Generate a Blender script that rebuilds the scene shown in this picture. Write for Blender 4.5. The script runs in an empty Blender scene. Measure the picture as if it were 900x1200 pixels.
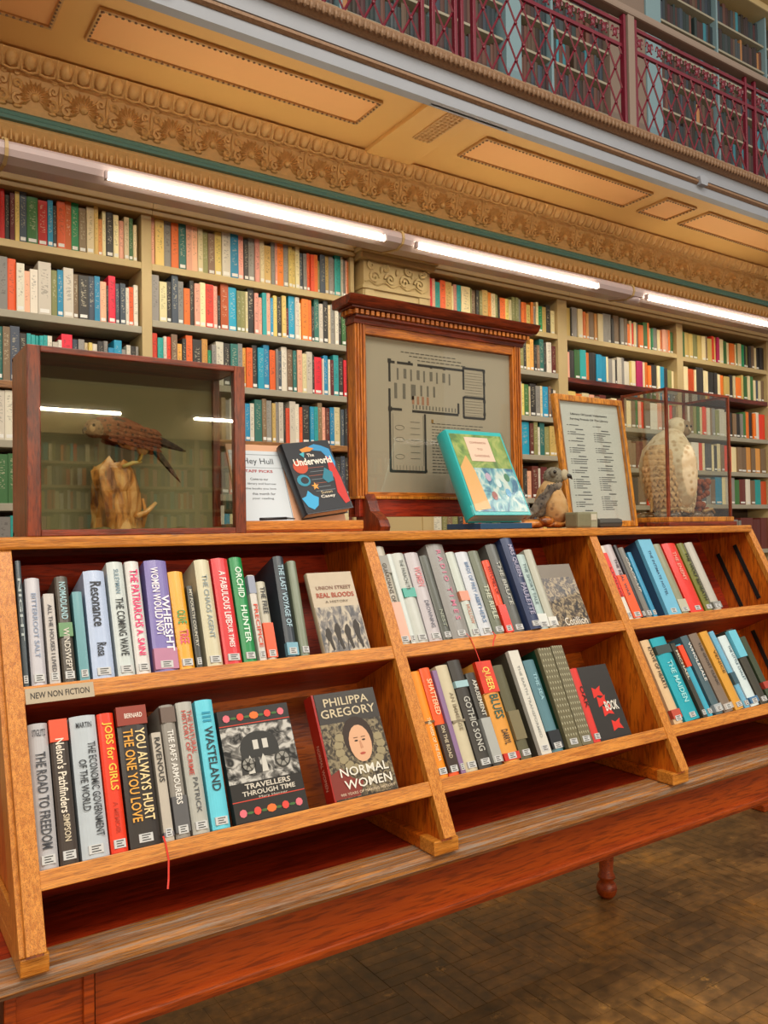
import bpy, bmesh, math, random
from mathutils import Vector, Matrix
random.seed(7)
SC = bpy.context.scene
COL = SC.collection
EYE = 1.443          # camera height above the floor (m)

# ------------------------------------------------------------------ camera, world, lights, exposure
def setup_view():
    cd = bpy.data.cameras.new('camera'); co = bpy.data.objects.new('camera', cd); COL.objects.link(co)
    y, p, r = math.radians(33.753), math.radians(1.319), math.radians(0.921)
    F = Vector((math.sin(y)*math.cos(p), math.cos(y)*math.cos(p), math.sin(p)))
    R0 = Vector((math.cos(y), -math.sin(y), 0)); U0 = R0.cross(F)
    R = R0*math.cos(r) - U0*math.sin(r); U = U0*math.cos(r) + R0*math.sin(r)
    M = Matrix((R, U, -F)).transposed().to_4x4(); M.translation = (0, 0, EYE)
    co.matrix_world = M
    cd.sensor_fit = 'VERTICAL'; cd.sensor_height = 36; cd.lens = 950.3/1200*36
    cd.clip_start = 0.05; cd.clip_end = 60
    SC.camera = co
    w = bpy.data.worlds.new('hall'); SC.world = w; w.use_nodes = True
    bg = w.node_tree.nodes['Background']; bg.inputs[0].default_value = (1.0, 0.93, 0.84, 1); bg.inputs[1].default_value = 0.36
    def area(name, loc, target, size, power, color):
        ld = bpy.data.lights.new(name, 'AREA'); ld.shape = 'RECTANGLE'; ld.size, ld.size_y = size; ld.energy = power; ld.color = color
        lo = bpy.data.objects.new(name, ld); COL.objects.link(lo); lo.location = loc
        lo.rotation_euler = (Vector(target) - Vector(loc)).to_track_quat('-Z', 'Y').to_euler()
    # roof lanterns of the tall hall and the lamps of the opposite gallery
    area('roof_lantern', (0.5, -1.6, 6.6), (1.2, 1.4, 0.8), (5.0, 2.0), 300, (1.0, 0.92, 0.80))
    area('far_hall_lamp', (5.5, -2.2, 5.6), (3.5, 4.0, 2.6), (4.0, 1.6), 90, (1.0, 0.95, 0.9))
    area('near_hall_lamp', (-3.0, -1.0, 4.6), (1.0, 2.2, 1.2), (3.0, 1.5), 70, (1.0, 0.9, 0.76))
    for xl in (-2.75, -.25, 2.25, 4.75): area('opposite_strip_lamp_light', (xl, -6.965, 3.012), (xl, 2.5, 2.7), (1.5, .025), 70, (1.0, 0.88, 0.68))
    SC.view_settings.view_transform = 'Standard'; SC.view_settings.look = 'None'
    SC.view_settings.exposure = 0.0; SC.view_settings.gamma = 1.0; SC.view_settings.use_curve_mapping = False
setup_view()

# ------------------------------------------------------------------ materials
def lin(c):
    if isinstance(c, str):
        c = tuple(int(c[i:i+2], 16)/255 for i in (0, 2, 4))
    return tuple((x/12.92 if x <= .04045 else ((x+.055)/1.055)**2.4) for x in c[:3]) + (1,)
_mats = {}
def newmat(name):
    m = bpy.data.materials.new(name); m.use_nodes = True
    nt = m.node_tree; return m, nt, nt.nodes['Principled BSDF']
def plain(name, c, rough=.6, metal=0., spec=.5, emit=0., var=0.0, scale=30., bump=0., coat=0.):
    if name in _mats: return _mats[name]
    m, nt, b = newmat(name); N = nt.nodes; L = nt.links
    b.inputs['Base Color'].default_value = lin(c); b.inputs['Roughness'].default_value = rough
    b.inputs['Metallic'].default_value = metal; b.inputs['Specular IOR Level'].default_value = spec
    b.inputs['Coat Weight'].default_value = coat; b.inputs['Coat Roughness'].default_value = .15
    if emit:
        b.inputs['Emission Color'].default_value = lin(c); b.inputs['Emission Strength'].default_value = emit
    if var or bump:
        t = N.new('ShaderNodeTexCoord'); nz = N.new('ShaderNodeTexNoise'); nz.inputs['Scale'].default_value = scale; nz.inputs['Detail'].default_value = 4
        L.new(t.outputs['Object'], nz.inputs['Vector'])
        if var:
            mx = N.new('ShaderNodeHueSaturation'); mx.inputs['Color'].default_value = lin(c)
            mr = N.new('ShaderNodeMapRange'); mr.inputs['To Min'].default_value = 1-var; mr.inputs['To Max'].default_value = 1+var
            L.new(nz.outputs['Fac'], mr.inputs['Value']); L.new(mr.outputs[0], mx.inputs['Value']); L.new(mx.outputs[0], b.inputs['Base Color'])
        if bump:
            bp = N.new('ShaderNodeBump'); bp.inputs['Strength'].default_value = bump; bp.inputs['Distance'].default_value = .01
            L.new(nz.outputs['Fac'], bp.inputs['Height']); L.new(bp.outputs[0], b.inputs['Normal'])
    _mats[name] = m; return m
def wood(name, c1, c2, stretch=(1, 14, 14), scale=6., rough=.38, bump=.15, coat=.08, wear=None):
    """fine-grained timber: noise stretched along the grain axis"""
    if name in _mats: return _mats[name]
    m, nt, b = newmat(name); N = nt.nodes; L = nt.links
    t = N.new('ShaderNodeTexCoord'); mp = N.new('ShaderNodeMapping'); mp.inputs['Scale'].default_value = stretch
    L.new(t.outputs['Object'], mp.inputs[0])
    n1 = N.new('ShaderNodeTexNoise'); n1.inputs['Scale'].default_value = scale; n1.inputs['Detail'].default_value = 6; n1.inputs['Distortion'].default_value = .6
    n2 = N.new('ShaderNodeTexNoise'); n2.inputs['Scale'].default_value = scale*5; n2.inputs['Detail'].default_value = 3
    L.new(mp.outputs[0], n1.inputs[0]); L.new(mp.outputs[0], n2.inputs[0])
    r = N.new('ShaderNodeValToRGB'); e = r.color_ramp.elements
    e[0].position = .36; e[0].color = lin(c2); e[1].position = .62; e[1].color = lin(c1)
    L.new(n1.outputs['Fac'], r.inputs[0])
    r2 = N.new('ShaderNodeValToRGB'); e = r2.color_ramp.elements
    e[0].position = .38; e[0].color = (.45, .42, .4, 1); e[1].position = .5; e[1].color = (1, 1, 1, 1)
    L.new(n2.outputs['Fac'], r2.inputs[0])
    mx = N.new('ShaderNodeMix'); mx.data_type = 'RGBA'; mx.blend_type = 'MULTIPLY'; mx.inputs['Factor'].default_value = .75
    L.new(r.outputs[0], mx.inputs['A']); L.new(r2.outputs[0], mx.inputs['B'])
    out = mx.outputs['Result']
    if wear:
        n3 = N.new('ShaderNodeTexNoise'); n3.inputs['Scale'].default_value = scale*1.3; n3.inputs['Detail'].default_value = 8; n3.inputs['Roughness'].default_value = .7
        L.new(mp.outputs[0], n3.inputs[0])
        r3 = N.new('ShaderNodeValToRGB'); r3.color_ramp.elements[0].position = .46; r3.color_ramp.elements[1].position = .6
        L.new(n3.outputs['Fac'], r3.inputs[0])
        m2 = N.new('ShaderNodeMix'); m2.data_type = 'RGBA'; m2.inputs['B'].default_value = lin(wear)
        L.new(r3.outputs[0], m2.inputs['Factor']); L.new(out, m2.inputs['A']); out = m2.outputs['Result']
    L.new(out, b.inputs['Base Color'])
    b.inputs['Roughness'].default_value = rough; b.inputs['Coat Weight'].default_value = coat; b.inputs['Coat Roughness'].default_value = .2
    bp = N.new('ShaderNodeBump'); bp.inputs['Strength'].default_value = bump; bp.inputs['Distance'].default_value = .004
    L.new(n2.outputs['Fac'], bp.inputs['Height']); L.new(bp.outputs[0], b.inputs['Normal'])
    _mats[name] = m; return m
def glass(name, tint=(1, 1, 1), refl=1.0, haze=None):
    m = bpy.data.materials.new(name); m.use_nodes = True; nt = m.node_tree; N = nt.nodes; L = nt.links
    N.remove(N['Principled BSDF'])
    tr = N.new('ShaderNodeBsdfTransparent'); tr.inputs[0].default_value = (*tint, 1)
    gl = N.new('ShaderNodeBsdfGlossy'); gl.inputs['Roughness'].default_value = .012
    lw = N.new('ShaderNodeLayerWeight'); pw = N.new('ShaderNodeMath'); pw.operation = 'POWER'; pw.inputs[1].default_value = 5
    L.new(lw.outputs['Facing'], pw.inputs[0])
    fr = N.new('ShaderNodeMath'); fr.operation = 'MULTIPLY_ADD'; fr.inputs[1].default_value = .96; fr.inputs[2].default_value = .04; L.new(pw.outputs[0], fr.inputs[0])
    mu = N.new('ShaderNodeMath'); mu.operation = 'MULTIPLY'; mu.inputs[1].default_value = refl; mu.use_clamp = True
    mx = N.new('ShaderNodeMixShader'); L.new(fr.outputs[0], mu.inputs[0]); L.new(mu.outputs[0], mx.inputs[0])
    L.new(tr.outputs[0], mx.inputs[1]); L.new(gl.outputs[0], mx.inputs[2]); L.new(mx.outputs[0], N['Material Output'].inputs[0])
    return m
def book_mat(name, c, objcol=False):
    """cloth or paper spine with printed title marks between the bands; small per-book tone shift"""
    m, nt, b = newmat(name); N = nt.nodes; L = nt.links
    t = N.new('ShaderNodeTexCoord'); oi = N.new('ShaderNodeObjectInfo'); sp = N.new('ShaderNodeSeparateXYZ')
    L.new(t.outputs['Object'], sp.inputs[0])
    if objcol:
        at = N.new('ShaderNodeAttribute'); at.attribute_name = 'bookcol'; base = at.outputs['Color']
    else:
        hs = N.new('ShaderNodeHueSaturation'); hs.inputs['Color'].default_value = lin(c)
        a = N.new('ShaderNodeMapRange'); a.inputs['To Min'].default_value = .485; a.inputs['To Max'].default_value = .515
        v = N.new('ShaderNodeMapRange'); v.inputs['To Min'].default_value = .8; v.inputs['To Max'].default_value = 1.15
        fr = N.new('ShaderNodeMath'); fr.operation = 'FRACT'; ml = N.new('ShaderNodeMath'); ml.operation = 'MULTIPLY'; ml.inputs[1].default_value = 17.3
        L.new(oi.outputs['Random'], a.inputs['Value']); L.new(oi.outputs['Random'], ml.inputs[0]); L.new(ml.outputs[0], fr.inputs[0]); L.new(fr.outputs[0], v.inputs['Value'])
        L.new(a.outputs[0], hs.inputs['Hue']); L.new(v.outputs[0], hs.inputs['Value']); base = hs.outputs[0]
        # title marks: noise cells in the spine's own coordinates
        cb = N.new('ShaderNodeCombineXYZ'); mz = N.new('ShaderNodeMath'); mz.operation = 'MULTIPLY'; mz.inputs[1].default_value = 38
        mo = N.new('ShaderNodeMath'); mo.operation = 'MULTIPLY'; mo.inputs[1].default_value = 90
        mxx = N.new('ShaderNodeMath'); mxx.operation = 'MULTIPLY'; mxx.inputs[1].default_value = 3.2
        L.new(sp.outputs['Z'], mz.inputs[0]); L.new(sp.outputs['X'], mxx.inputs[0]); L.new(oi.outputs['Random'], mo.inputs[0])
        L.new(mxx.outputs[0], cb.inputs[0]); L.new(mo.outputs[0], cb.inputs[1]); L.new(mz.outputs[0], cb.inputs[2])
        nz = N.new('ShaderNodeTexNoise'); nz.inputs['Scale'].default_value = 1.0; nz.inputs['Detail'].default_value = 2
        L.new(cb.outputs[0], nz.inputs[0])
        th = N.new('ShaderNodeMath'); th.operation = 'GREATER_THAN'; th.inputs[1].default_value = .565; L.new(nz.outputs['Fac'], th.inputs[0])
        ax = N.new('ShaderNodeMath'); ax.operation = 'ABSOLUTE'; L.new(sp.outputs['X'], ax.inputs[0])
        lx = N.new('ShaderNodeMath'); lx.operation = 'LESS_THAN'; lx.inputs[1].default_value = .27; L.new(ax.outputs[0], lx.inputs[0])
        # the lettered length of the spine
        s1 = N.new('ShaderNodeMath'); s1.operation = 'SUBTRACT'; s1.inputs[1].default_value = .6; L.new(sp.outputs['Z'], s1.inputs[0])
        s2 = N.new('ShaderNodeMath'); s2.operation = 'ABSOLUTE'; L.new(s1.outputs[0], s2.inputs[0])
        s3 = N.new('ShaderNodeMath'); s3.operation = 'LESS_THAN'; s3.inputs[1].default_value = .3; L.new(s2.outputs[0], s3.inputs[0])
        k1 = N.new('ShaderNodeMath'); k1.operation = 'MULTIPLY'; L.new(th.outputs[0], k1.inputs[0]); L.new(lx.outputs[0], k1.inputs[1])
        k2 = N.new('ShaderNodeMath'); k2.operation = 'MULTIPLY'; L.new(k1.outputs[0], k2.inputs[0]); L.new(s3.outputs[0], k2.inputs[1])
        k3 = N.new('ShaderNodeMath'); k3.operation = 'MULTIPLY'; k3.inputs[1].default_value = .38; L.new(k2.outputs[0], k3.inputs[0])
        cc = lin(c); lum = .3*cc[0]+.6*cc[1]+.1*cc[2]
        mx = N.new('ShaderNodeMix'); mx.data_type = 'RGBA'; mx.inputs['B'].default_value = lin('2a2622') if lum > .25 else lin('d9cfae')
        L.new(k3.outputs[0], mx.inputs['Factor']); L.new(base, mx.inputs['A']); base = mx.outputs['Result']
    L.new(base, b.inputs['Base Color']); b.inputs['Roughness'].default_value = .45
    return m

OAK = wood('golden_oak', 'dc9038', 'bd701f', (1, 22, 22), 8, wear=None)
OAKV = wood('golden_oak_upright', 'dc9038', 'bd701f', (26, 26, 1.2), 8)
OAKD = wood('orange_panel_wood', 'c8640e', 'ad4e08', (1.2, 9, 9), 4, rough=.42)
OAKS = wood('orange_stained_side', 'cf6c12', 'b0500a', (9, 9, 1.2), 4, rough=.42)
RED = wood('red_panel_wood', 'a22e08', '7e1c04', (1, 10, 10), 5, rough=.45)
OAKW = wood('worn_oak_edge', 'b8762f', '85501f', (1, 26, 26), 6, rough=.55, coat=0, wear='8f7a68', bump=.4)
APRON = wood('apron_mahogany', 'a84404', '963803', (1, 14, 14), 3, rough=.4)
MAHO = wood('case_mahogany', '8a3608', '5e2004', (10, 10, 1.5), 6, rough=.35)
PINE = wood('frame_pine', 'cf7a22', '9c4f10', (12, 12, 1), 6, rough=.35)
PINEH = wood('frame_pine_rail', 'cf7a22', '9c4f10', (1, 12, 12), 6, rough=.35)
MAHOH = wood('cornice_mahogany', '8a3413', '511a08', (1, 10, 10), 6, rough=.35)
GOLD = wood('gilt_oak_moulding', 'd99030', 'a8641a', (8, 8, 1.5), 6, rough=.35)
CREAM = plain('cream_paint', 'c2aa78', .55, var=.1, scale=5)
GREYP = plain('grey_shelf_paint', 'a39c88', .55, var=.1, scale=6)
SHBACK = plain('shelf_back_brown', '4a3522', .8)
GILTP = plain('gilded_plaster', 'd3a566', .5, var=.16, scale=40, bump=.3)
OCHRE = plain('ochre_soffit_paint', 'ecba6c', .6, var=.05, scale=3)
ORANGEP = plain('orange_soffit_field', 'ffc07a', .6, var=.04, scale=3)
LILAC = plain('lilac_grey_enamel', 'b5a2a0', .4)
TAN = plain('tan_painted_board', 'b99c68', .5, var=.08, scale=5)
GREENP = plain('sage_green_paint', '4f7a70', .5)
FASC = plain('pale_grey_fascia_paint', '9a9fa8', .5, var=.08, scale=6)
BRONZE = plain('bronzed_plaster', '8a6a4e', .5, var=.25, scale=60, bump=.4)
IRONR = plain('crimson_iron_paint', '6c1428', .35, var=.2, scale=20)
BLUEP = plain('pale_blue_paint', '7f9ca4', .5)
TAUPE = plain('taupe_paint', '857366', .6)
PAPER = plain('paper_block', 'dccfae', .8, var=.1, scale=200)
WHITE = plain('white_label', 'e6e4dd', .6)
BLACK = plain('black_ink', '17130f', .6)
LAMP = plain('lit_diffuser', 'fff6dc', .4, emit=18.0)
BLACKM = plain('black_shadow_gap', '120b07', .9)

# ------------------------------------------------------------------ mesh helpers
_W = {}
class MB:
    """collects shapes (world coordinates, or the coordinates of the frame given to build)"""
    def __init__(s): s.v = []; s.f = []; s.m = []; s.sm = []
    def add(s, vs, fs, mi=0, M=None, smooth=False):
        o = len(s.v)
        s.v += [tuple(M @ Vector(v)) if M is not None else tuple(v) for v in vs]
        s.f += [tuple(i+o for i in f) for f in fs]; s.m += [mi]*len(fs); s.sm += [smooth]*len(fs)
        return s
    def box(s, x0, x1, y0, y1, z0, z1, mi=0, M=None, b=0.):
        if b <= 0:
            vs = [(x, y, z) for z in (z0, z1) for y in (y0, y1) for x in (x0, x1)]
            return s.add(vs, [(0, 2, 3, 1), (4, 5, 7, 6), (0, 1, 5, 4), (2, 6, 7, 3), (0, 4, 6, 2), (1, 3, 7, 5)], mi, M)
        bm = bmesh.new(); bmesh.ops.create_cube(bm, size=1)
        for v in bm.verts: v.co = ((x0+x1)/2+v.co.x*(x1-x0), (y0+y1)/2+v.co.y*(y1-y0), (z0+z1)/2+v.co.z*(z1-z0))
        bmesh.ops.bevel(bm, geom=bm.edges[:], offset=b, segments=2, affect='EDGES', profile=.6)
        bm.verts.index_update()
        s.add([v.co[:] for v in bm.verts], [[v.index for v in f.verts] for f in bm.faces], mi, M); bm.free(); return s
    def prism(s, poly, a0, a1, axis='x', mi=0, M=None):
        """polygon extruded along axis; poly gives the two other coordinates in x,y,z order"""
        k = len(poly); vs = []
        for a in (a0, a1):
            for p, q in poly:
                vs.append({'x': (a, p, q), 'y': (p, a, q), 'z': (p, q, a)}[axis])
        ar = sum(poly[i][0]*poly[(i+1) % k][1]-poly[(i+1) % k][0]*poly[i][1] for i in range(k))
        flip = (ar > 0) ^ (axis == 'y')
        fs = [(i, (i+1) % k, (i+1) % k+k, i+k) for i in range(k)]
        c0 = tuple(range(k)); c1 = tuple(range(2*k-1, k-1, -1))
        fs = fs+[c0[::-1], c1[::-1]]
        if not flip: fs = [f[::-1] if n < k else f[::-1] for n, f in enumerate(fs)]
        return s.add(vs, fs, mi, M)
    def lathe(s, prof, c, seg=20, mi=0, M=None, axis='z'):
        vs = []; fs = []; n = len(prof)
        for r, z in prof:
            for j in range(seg):
                a = 2*math.pi*j/seg
                p = (c[0]+r*math.cos(a), c[1]+r*math.sin(a), c[2]+z)
                if axis == 'x': p = (c[0]+z, c[1]+r*math.cos(a), c[2]+r*math.sin(a))
                vs.append(p)
        for i in range(n-1):
            for j in range(seg): fs.append((i*seg+j, i*seg+(j+1) % seg, (i+1)*seg+(j+1) % seg, (i+1)*seg+j))
        fs.append(tuple(range(seg))[::-1]); fs.append(tuple((n-1)*seg+j for j in range(seg)))
        return s.add(vs, fs, mi, M, True)
    def tube(s, pts, r, seg=6, mi=0, M=None):
        """round bar through points; r a number or one radius (or (rx, ry)) per point"""
        pts = [Vector(p) for p in pts]; n = len(pts); vs = []; fs = []
        up = None
        for i, p in enumerate(pts):
            d = (pts[min(i+1, n-1)]-pts[max(i-1, 0)]).normalized()
            if up is None:
                up = Vector((0, 0, 1)) if abs(d.z) < .9 else Vector((1, 0, 0))
            a = d.cross(up).normalized(); up = a.cross(d).normalized()
            rr = r[i] if isinstance(r, (list, tuple)) else r
            ra, rb = rr if isinstance(rr, (list, tuple)) else (rr, rr)
            for j in range(seg):
                t = 2*math.pi*j/seg; vs.append(p+a*ra*math.cos(t)+up*rb*math.sin(t))
        for i in range(n-1):
            for j in range(seg): fs.append((i*seg+j, i*seg+(j+1) % seg, (i+1)*seg+(j+1) % seg, (i+1)*seg+j))
        fs.append(tuple(range(seg))[::-1]); fs.append(tuple((n-1)*seg+j for j in range(seg)))
        return s.add(vs, fs, mi, M, seg > 6)
    def ball(s, c, r, mi=0, M=None, seg=14, rings=9, R=None):
        rx, ry, rz = r if isinstance(r, (list, tuple)) else (r, r, r); vs = []; fs = []
        for i in range(rings+1):
            ph = math.pi*i/rings
            for j in range(seg):
                t = 2*math.pi*j/seg; p = Vector((rx*math.sin(ph)*math.cos(t), ry*math.sin(ph)*math.sin(t), rz*math.cos(ph)))
                if R is not None: p = R @ p
                vs.append(p+Vector(c))
        for i in range(rings):
            for j in range(seg): fs.append((i*seg+j, (i+1)*seg+j, (i+1)*seg+(j+1) % seg, i*seg+(j+1) % seg))
        return s.add(vs, fs, mi, M, True)
    def build(s, name, mats, parent=None, local=False, label=None):
        me = bpy.data.meshes.new(name)
        vs = s.v
        if parent is not None and not local:
            inv = _W.get(parent.name, Matrix()).inverted(); vs = [inv @ Vector(v) for v in vs]
        me.from_pydata([tuple(v) for v in vs], [], s.f)
        for m in (mats if isinstance(mats, (list, tuple)) else [mats]): me.materials.append(m)
        me.polygons.foreach_set('material_index', s.m); me.polygons.foreach_set('use_smooth', s.sm)
        if len(s.f) < 4000:
            bm = bmesh.new(); bm.from_mesh(me); bmesh.ops.recalc_face_normals(bm, faces=bm.faces); bm.to_mesh(me); bm.free()
        me.update()
        o = bpy.data.objects.new(name, me); COL.objects.link(o)
        if parent is not None:
            o.parent = parent; _W[o.name] = _W.get(parent.name, Matrix())
        if label: o['label'] = label
        return o
def thing(name, label, cat, loc=(0, 0, 0), M=None, group=None):
    o = bpy.data.objects.new(name, None); o.empty_display_size = .05; COL.objects.link(o)
    M = M if M is not None else Matrix.Translation(loc)
    o.matrix_basis = M; _W[o.name] = M.copy()
    o['label'] = label; o['category'] = cat
    if group: o['group'] = group
    return o
def tag(o, label, cat, group=None, kind=None):
    o['label'] = label; o['category'] = cat
    if group: o['group'] = group
    if kind: o['kind'] = kind
    return o
def struct(o, label=None, cat=None):
    o['kind'] = 'structure'
    if label: o['label'] = label; o['category'] = cat or 'wall'
    return o
def sroot(name, label, cat, loc=(0, 0, 0)):
    o = thing(name, label, cat, loc); o['kind'] = 'structure'; return o
def txt(s, parent, M, w, h, mat, name='lettering', bold=.0, align=None):
    """flat lettering: mesh text fitted into w x h, lying in the xy plane of M (in the parent's frame)"""
    cu = bpy.data.curves.new('t', 'FONT'); cu.body = s; cu.align_x = 'CENTER'; cu.size = 1; cu.offset = bold; cu.resolution_u = 2
    to = bpy.data.objects.new('t', cu); COL.objects.link(to)
    dg = bpy.context.evaluated_depsgraph_get(); dg.update()
    me = bpy.data.meshes.new_from_object(to.evaluated_get(dg)); bpy.data.objects.remove(to); bpy.data.curves.remove(cu)
    xs = [v.co.x for v in me.vertices]; ys = [v.co.y for v in me.vertices]
    if not xs: return None
    x0, x1, y0, y1 = min(xs), max(xs), min(ys), max(ys)
    sx = w/(x1-x0); sy = h/(y1-y0)
    for v in me.vertices:
        v.co = M @ Vector(((v.co.x-(x0+x1)/2)*sx, (v.co.y-(y0+y1)/2)*sy, 0))
    me.materials.clear(); me.materials.append(mat); me.name = name
    o = bpy.data.objects.new(name, me); COL.objects.link(o); o.parent = parent; _W[o.name] = _W.get(parent.name, Matrix())
    return o
def ink(c): return plain('ink_'+c, c, .5)
def frame3(o, x, y):
    x = Vector(x).normalized(); y = Vector(y).normalized(); z = x.cross(y)
    M = Matrix((x, y, z)).transposed().to_4x4(); M.translation = o; return M

def Z(r): return EYE+r
# ================================================================== THE SETTING
X0, X1 = -1.0, 8.2
YW = 3.9
# ---- floor of worn parquet
def build_floor():
    fm, nt, b = newmat('worn_parquet'); N = nt.nodes; L = nt.links
    t = N.new('ShaderNodeTexCoord'); g = N.new('ShaderNodeNewGeometry')
    n1 = N.new('ShaderNodeTexNoise'); n1.inputs['Scale'].default_value = 1.6; n1.inputs['Detail'].default_value = 7; n1.inputs['Roughness'].default_value = .7
    n2 = N.new('ShaderNodeTexNoise'); n2.inputs['Scale'].default_value = 22; n2.inputs['Detail'].default_value = 5
    L.new(g.outputs['Position'], n1.inputs[0]); L.new(g.outputs['Position'], n2.inputs[0])
    r = N.new('ShaderNodeValToRGB'); e = r.color_ramp.elements
    e[0].position = .34; e[0].color = lin('5a4228'); e[1].position = .70; e[1].color = lin('c08638')
    k = r.color_ramp.elements.new(.52); k.color = lin('866238')
    L.new(n1.outputs['Fac'], r.inputs[0])
    r2 = N.new('ShaderNodeValToRGB'); r2.color_ramp.elements[0].position = .3; r2.color_ramp.elements[0].color = (.5, .48, .46, 1); r2.color_ramp.elements[1].position = .7; r2.color_ramp.elements[1].color = (1.25, 1.2, 1.1, 1)
    L.new(n2.outputs['Fac'], r2.inputs[0])
    mx = N.new('ShaderNodeMix'); mx.data_type = 'RGBA'; mx.blend_type = 'MULTIPLY'; mx.inputs['Factor'].default_value = 1
    L.new(r.outputs[0], mx.inputs['A']); L.new(r2.outputs[0], mx.inputs['B'])
    n3 = N.new('ShaderNodeTexNoise'); n3.inputs['Scale'].default_value = 9; n3.inputs['Detail'].default_value = 8; n3.inputs['Roughness'].default_value = .75; L.new(g.outputs['Position'], n3.inputs[0])
    r3 = N.new('ShaderNodeValToRGB'); r3.color_ramp.elements[0].position = .60; r3.color_ramp.elements[1].position = .68; L.new(n3.outputs['Fac'], r3.inputs[0])
    m3 = N.new('ShaderNodeMix'); m3.data_type = 'RGBA'; m3.inputs['B'].default_value = lin('b08244'); L.new(r3.outputs[0], m3.inputs['Factor']); L.new(mx.outputs['Result'], m3.inputs['A']); mx = m3
    oi = N.new('ShaderNodeObjectInfo'); hv = N.new('ShaderNodeHueSaturation'); mr = N.new('ShaderNodeMapRange'); mr.inputs['To Min'].default_value = .8; mr.inputs['To Max'].default_value = 1.3
    L.new(oi.outputs['Random'], mr.inputs['Value']); L.new(mr.outputs[0], hv.inputs['Value']); L.new(mx.outputs['Result'], hv.inputs['Color'])
    L.new(hv.outputs[0], b.inputs['Base Color']); b.inputs['Roughness'].default_value = .36
    rr = N.new('ShaderNodeMapRange'); rr.inputs['To Min'].default_value = .28; rr.inputs['To Max'].default_value = .6; L.new(n2.outputs['Fac'], rr.inputs['Value']); L.new(rr.outputs[0], b.inputs['Roughness'])
    bp = N.new('ShaderNodeBump'); bp.inputs['Strength'].default_value = .25; bp.inputs['Distance'].default_value = .004; L.new(n2.outputs['Fac'], bp.inputs['Height']); L.new(bp.outputs[0], b.inputs['Normal'])
    root = sroot('floor', 'worn dark brown parquet floor under the display table', 'floor')
    MB().box(-6, 9, -7.6, 4.2, -.12, -.012).build('floor_bed', plain('floor_joint_dirt', '2c2013', .8), root)['kind'] = 'structure'
    S = .24; NS = 5; w = S/NS; blk = []
    for i in range(-8, 30):
        for j in range(-4, 18):
            x, y = i*S, j*S
            if not (.2 < x < 5.6 and .7 < y < 3.6): continue
            for k in range(NS):
                if (i+j) % 2: blk.append((x+S/2, y+(k+.5)*w, 0))
                else: blk.append((x+(k+.5)*w, y+S/2, 1))
    def score(bk):      # nearest of the blocks that show below the table front
        x, y, _ = bk; d = math.hypot(x, y)
        vis = (x-.65*y > -.1) and (y < 1.35+.0*x+max(0, (x-.2)*.42)+.5) and x < 1.75*y+.3
        return d+(0 if vis else 50)
    blk.sort(key=score)
    near, far = blk[:300], blk[300:]
    mb = MB().box(-S/2+.0012, S/2-.0006, -w/2+.0012, w/2-.0005, -.015, 0, b=.0012)
    first = mb.build('parquet_block', fm, root)
    for n, (x, y, rot) in enumerate(near):
        o = first if n == 0 else first.copy()
        if n: COL.objects.link(o); o.parent = root
        o.location = (x, y, -.0006*random.random()-.0002); o.rotation_euler = (random.uniform(-.002, .002), random.uniform(-.002, .002), math.pi/2*rot)
    mb = MB()
    for x, y, rot in far:
        a, c = (S/2-.0006, w/2-.0005) if not rot else (w/2-.0005, S/2-.0006)
        mb.box(x-a, x+a, y-c, y+c, -.014, -.0005)
    # the rest of the hall in the same pattern, out of view
    o = mb.build('parquet_blocks_beyond', fm, root); o['kind'] = 'stuff'
    MB().box(-6, 9, -7.6, .7, -.012, -.0008).box(-6, .2, .7, 4.2, -.012, -.0008).box(.2, 9, 3.6, 4.2, -.012, -.0008).box(5.6, 9, .7, 3.6, -.012, -.0008).build('floor_surface', fm, root)['kind'] = 'structure'
build_floor()

# ---- wall behind the bookcases, right down to the floor
o = struct(MB().box(X0, X1, 4.14, 4.3, 0, Z(4.9)).build('wall_back', TAN)); tag(o, 'tan wall behind the bookcases and the gallery', 'wall', kind='structure')

# ---- built-in wall bookcases: one thing per bay
LEV = dict(L=[1.326, 1.010, .694, .429, .148, -.13, -.41], M=[1.326, 1.049, .760, .480, .20, -.08, -.36],
           N=[1.318, 1.049, .745, .487, .20, -.08, -.36], P=[1.322, 1.033, .725, .429, .156, -.12, -.40],
           Q=[1.310, 1.041, .718, .433, .168, -.203, -.45])
BAYS = [('L', -.03, 1.21, 'grey and cream bookcase bay at the left edge of the wall'),
        ('M', 1.26, 2.425, 'bookcase bay left of the carved pilaster, behind the bird case'),
        ('N', 2.945, 4.05, 'bookcase bay right of the carved pilaster, behind the framed floor plan'),
        ('P', 4.14, 5.335, 'bookcase bay with a dark red shelf behind the framed list'),
        ('Q', 5.41, 6.55, 'bookcase bay at the far right, behind the glass owl case')]
UPR = {'L': (1.21, 1.26), 'M': (2.40, 2.425), 'N': (4.05, 4.14), 'P': (5.335, 5.41), 'Q': (6.55, 6.62)}
REDSH = {('P', 1), ('Q', 1)}; WOODSH = {('L', 2), ('M', 3)}
MAHSH = wood('red_brown_shelf_edge', '7c2c16', '4e170b', (1, 8, 8), 4)
TANSH = wood('light_brown_shelf_edge', 'a8743c', '7f4f22', (1, 8, 8), 4)
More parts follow.
